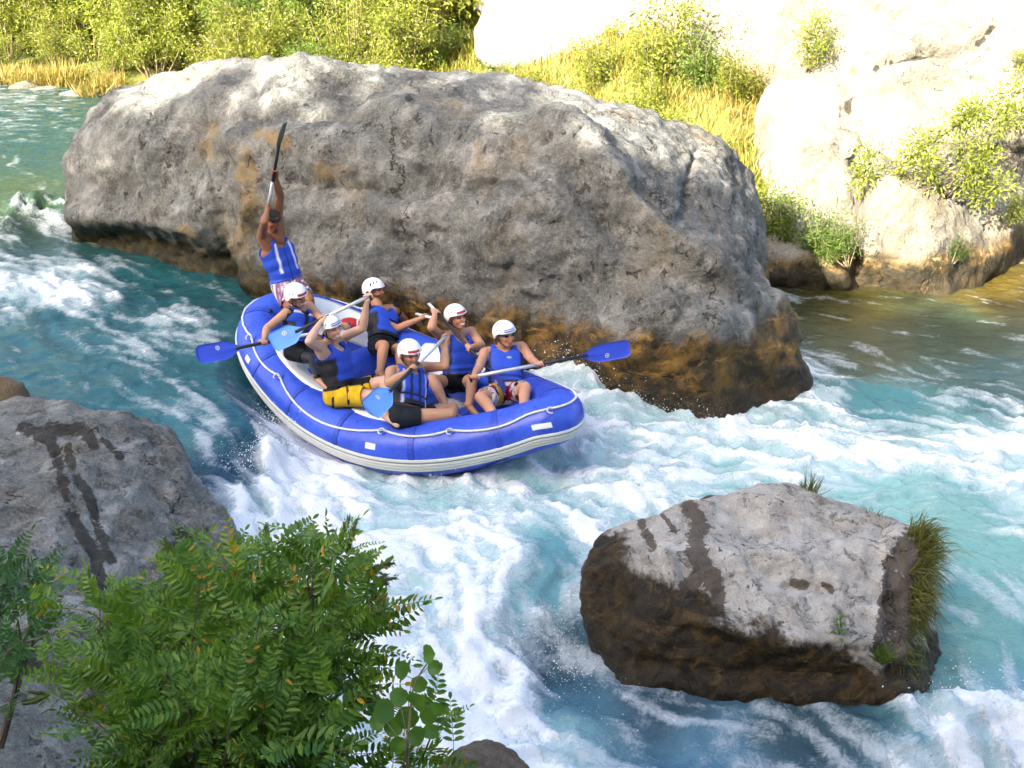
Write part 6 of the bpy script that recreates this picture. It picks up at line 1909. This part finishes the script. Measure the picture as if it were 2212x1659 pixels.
BUSH_TIPS = [(600, 1175, 4.3), (690, 1190, 4.2), (760, 1190, 4.2), (800, 1270, 4.1), (850, 1300, 4.0), (830, 1330, 4.0), (800, 1380, 3.95), (790, 1440, 3.9), (760, 1490, 3.8), (700, 1560, 3.6),
             (470, 1195, 4.4), (400, 1190, 4.4), (330, 1230, 4.3), (225, 1270, 4.3), (205, 1400, 4.1), (190, 1500, 3.8), (270, 1580, 3.6), (330, 1330, 3.9), (430, 1290, 3.95), (540, 1270, 4.0), (640, 1280, 4.0),
             (700, 1360, 3.85), (600, 1380, 3.75), (480, 1400, 3.7), (370, 1440, 3.6), (290, 1480, 3.6), (650, 1480, 3.6), (550, 1500, 3.5), (430, 1540, 3.4), (340, 1600, 3.3), (600, 1600, 3.4), (480, 1640, 3.25), (700, 1640, 3.4), (790, 1650, 3.5), (260, 1660, 3.3), (975, 1620, 3.75)]
SPIKES = [(735, 1180, 4.2, 25, -50, 1.15), (755, 1185, 4.2, 5, -55, 1.0), (580, 1170, 4.3, -8, -35, 0.8), (680, 1195, 4.2, 10, -30, 0.7), (790, 1245, 4.1, 45, -30, 1.1), (800, 1260, 4.1, 45, -8, 1.0), (375, 1215, 4.35, -5, -40, 1.0), (395, 1205, 4.35, 18, -38, 1.0),
          (770, 1330, 3.95, 60, -12, 1.1), (775, 1345, 3.95, 55, 5, 1.0), (760, 1475, 3.85, 55, 15, 1.0), (740, 1490, 3.8, 60, 5, 0.9), (235, 1380, 4.0, -5, -40, 0.8), (110, 1495, 3.9, -50, 10, 0.8), (440, 1265, 4.1, 60, -10, 0.8), (620, 1330, 3.95, 10, -35, 0.7)]
leafy_bush((470, 1760), 3.35, BUSH_TIPS, 'feathery green bush with dark seed spikes and some yellowed leaflets on the near bank', 'bush', M_BUSH, 31, spikes=SPIKES, name='indigo_bush')
leafy_bush((-40, 1520), 4.9, [(20, 1200, 5.2), (60, 1220, 5.1), (100, 1290, 5.0), (40, 1340, 4.9), (-20, 1240, 5.1), (100, 1370, 4.8)],
           'bluish green shrub with fern-like leaves in front of the streaked rock', 'shrub', M_BUSH2, 33, every=0.055, ls=1.15, shoots=1, name='fern_shrub', obj_max=150, start=0.55)

def alder():
    rng = np.random.default_rng(3)
    D = 3.25
    base = at_d(880, 1660, D)
    e = empty('alder_sapling', base, 'young sapling with broad rounded leaves at the end of the feathery bush', 'sapling')
    mb = MB()
    g0 = at_d(880, 1665, D); g0[2] = float(near_bank_z(np.array([g0[0]]), np.array([g0[1]]))[0]) - 0.03
    T = smooth_path([g0, at_d(880, 1640, D), at_d(885, 1560, D), at_d(895, 1480, D), at_d(935, 1415, D)], 16)
    tube(mb, local(e, T), np.linspace(0.006, 0.002, 16), 6)
    obj('stem', mb.mesh('stem'), M_TWIG, e)
    lv = [(925, 1412, 24, 35), (868, 1448, 24, 120), (938, 1442, 20, 20), (905, 1478, 22, 20), (862, 1505, 24, 160), (900, 1515, 28, 60), (830, 1535, 30, 170), (880, 1550, 30, -60), (850, 1570, 26, 200), (925, 1545, 24, 15), (945, 1530, 20, 10), (815, 1560, 22, 190),
          (900, 1590, 26, -40), (860, 1610, 22, 230), (930, 1580, 20, -10)]
    for (px, py, r, ang) in lv:
        c = at_d(px, py, D + rng.uniform(-0.08, 0.08)) - np.array(e.location)
        rr = r / FOCAL_PX * D * 0.9
        a = math.radians(ang)
        d = unit(np.array([math.cos(a), -0.1 + 0.3 * rng.normal(), math.sin(a)]))
        n = unit(np.array([0.2 * rng.normal(), -0.9, 0.7]) + rng.normal(size=3) * 0.3)
        M = np.array(mat_from(d, n))
        nx, ny = 9, 7; V = []
        for i in range(nx):
            x = -1 + 2 * i / (nx - 1)
            hw = 0.9 * math.sqrt(max(0.0, 1 - (abs(x) ** 2.3))) + (0.10 if i in (0, nx - 1) else 0) * 0.6
            hw *= 1 + 0.05 * (-1) ** i
            for j in range(ny):
                y = -1 + 2 * j / (ny - 1)
                V.append([x * rr, y * hw * rr, rr * (0.16 * abs(y) * hw - 0.10 * (x + 0.2) ** 2 + 0.03 * math.sin(4 * x + 3 * abs(y)) + 0.02 * math.cos(9 * x) * abs(y))])
        V = np.array(V)
        F = grid_faces(nx, ny).tolist()
        m2 = MB(); m2.add(V @ M.T + c, F)
        pet = MB(); stem_pt = np.array([np.interp(c[2] - 0.03, T[:, 2] - e.location[2], T[:, q] - e.location[q]) for q in range(3)])
        tube(pet, np.stack([stem_pt, c - d * rr]), 0.0016, 4); obj('leaf_stalk', pet.mesh('leaf_stalk'), M_TWIG, e)
        obj('leaf', m2.mesh('leaf'), M_ALDER, e)
alder()

# ------------------------------------------------------------------ spray thrown up by the raft and the chute
def spray():
    rng = np.random.default_rng(44)
    IV = np.array([[1, 0, 0], [-1, 0, 0], [0, 1, 0], [0, -1, 0], [0, 0, 1], [0, 0, -1]], float)
    IF = np.array([[0, 2, 4], [2, 1, 4], [1, 3, 4], [3, 0, 4], [2, 0, 5], [1, 2, 5], [3, 1, 5], [0, 3, 5]])
    C, R = [], []
    def burst(px0, py0, px1, py1, z, n, h, spread, rmin=0.003, rmax=0.011):
        for _ in range(int(n * 1.8)):
            t = rng.random()
            c = at_z(px0 + (px1 - px0) * t, py0 + (py1 - py0) * t, z)
            hh = h * rng.random() ** 2.8
            c = c + rng.normal(size=3) * [spread, spread, 0.0] + np.array([0, 0, 1.0]) * (water_z(c[0], c[1]) - z + hh)
            C.append(c); R.append(0.6 * rmin + (rmax - rmin) * rng.random() ** 6)
    burst(1050, 1000, 1250, 930, 0.05, 900, 0.34, 0.10)
    burst(1150, 960, 1275, 900, 0.05, 700, 0.42, 0.09)
    burst(1020, 1010, 1090, 990, 0.05, 500, 0.36, 0.05)
    burst(560, 900, 640, 1000, 0.2, 600, 0.22, 0.12)
    burst(900, 1040, 1060, 1010, 0.0, 500, 0.2, 0.12)
    burst(1180, 830, 1300, 850, 0.1, 500, 0.3, 0.14)
    burst(1300, 870, 1560, 905, 0.05, 500, 0.22, 0.10)
    burst(1190, 1350, 1260, 1480, -0.1, 500, 0.2, 0.10, 0.002, 0.007)
    burst(1060, 1400, 1300, 1550, -0.1, 500, 0.2, 0.2, 0.002, 0.007)
    burst(2000, 1580, 2212, 1560, -0.1, 500, 0.22, 0.2, 0.002, 0.008)
    burst(480, 1110, 640, 1020, 0.0, 500, 0.2, 0.12)
    burst(930, 1035, 1080, 1000, 0.05, 900, 0.28, 0.05)
    burst(1090, 985, 1250, 925, 0.05, 1200, 0.30, 0.05)
    C = np.array(C); R = np.array(R)
    k = len(IV)
    st = np.ones((len(C), 1, 3)) * rng.uniform(0.7, 1.5, (len(C), 1, 3))
    V = (C[:, None] + IV[None] * R[:, None, None] * st).reshape(-1, 3)
    F = (IF[None] + (np.arange(len(C)) * k)[:, None, None]).reshape(-1, 3)
    m = NT('spray_water')
    mat = m.done(m.bsdf(color=(0.80, 0.86, 0.88), rough=0.25, ior=1.33))
    obj('spray', np_mesh('spray', V, F), mat, label='white spray and droplets flying off the rapids', cat='spray', kind='stuff')
spray()
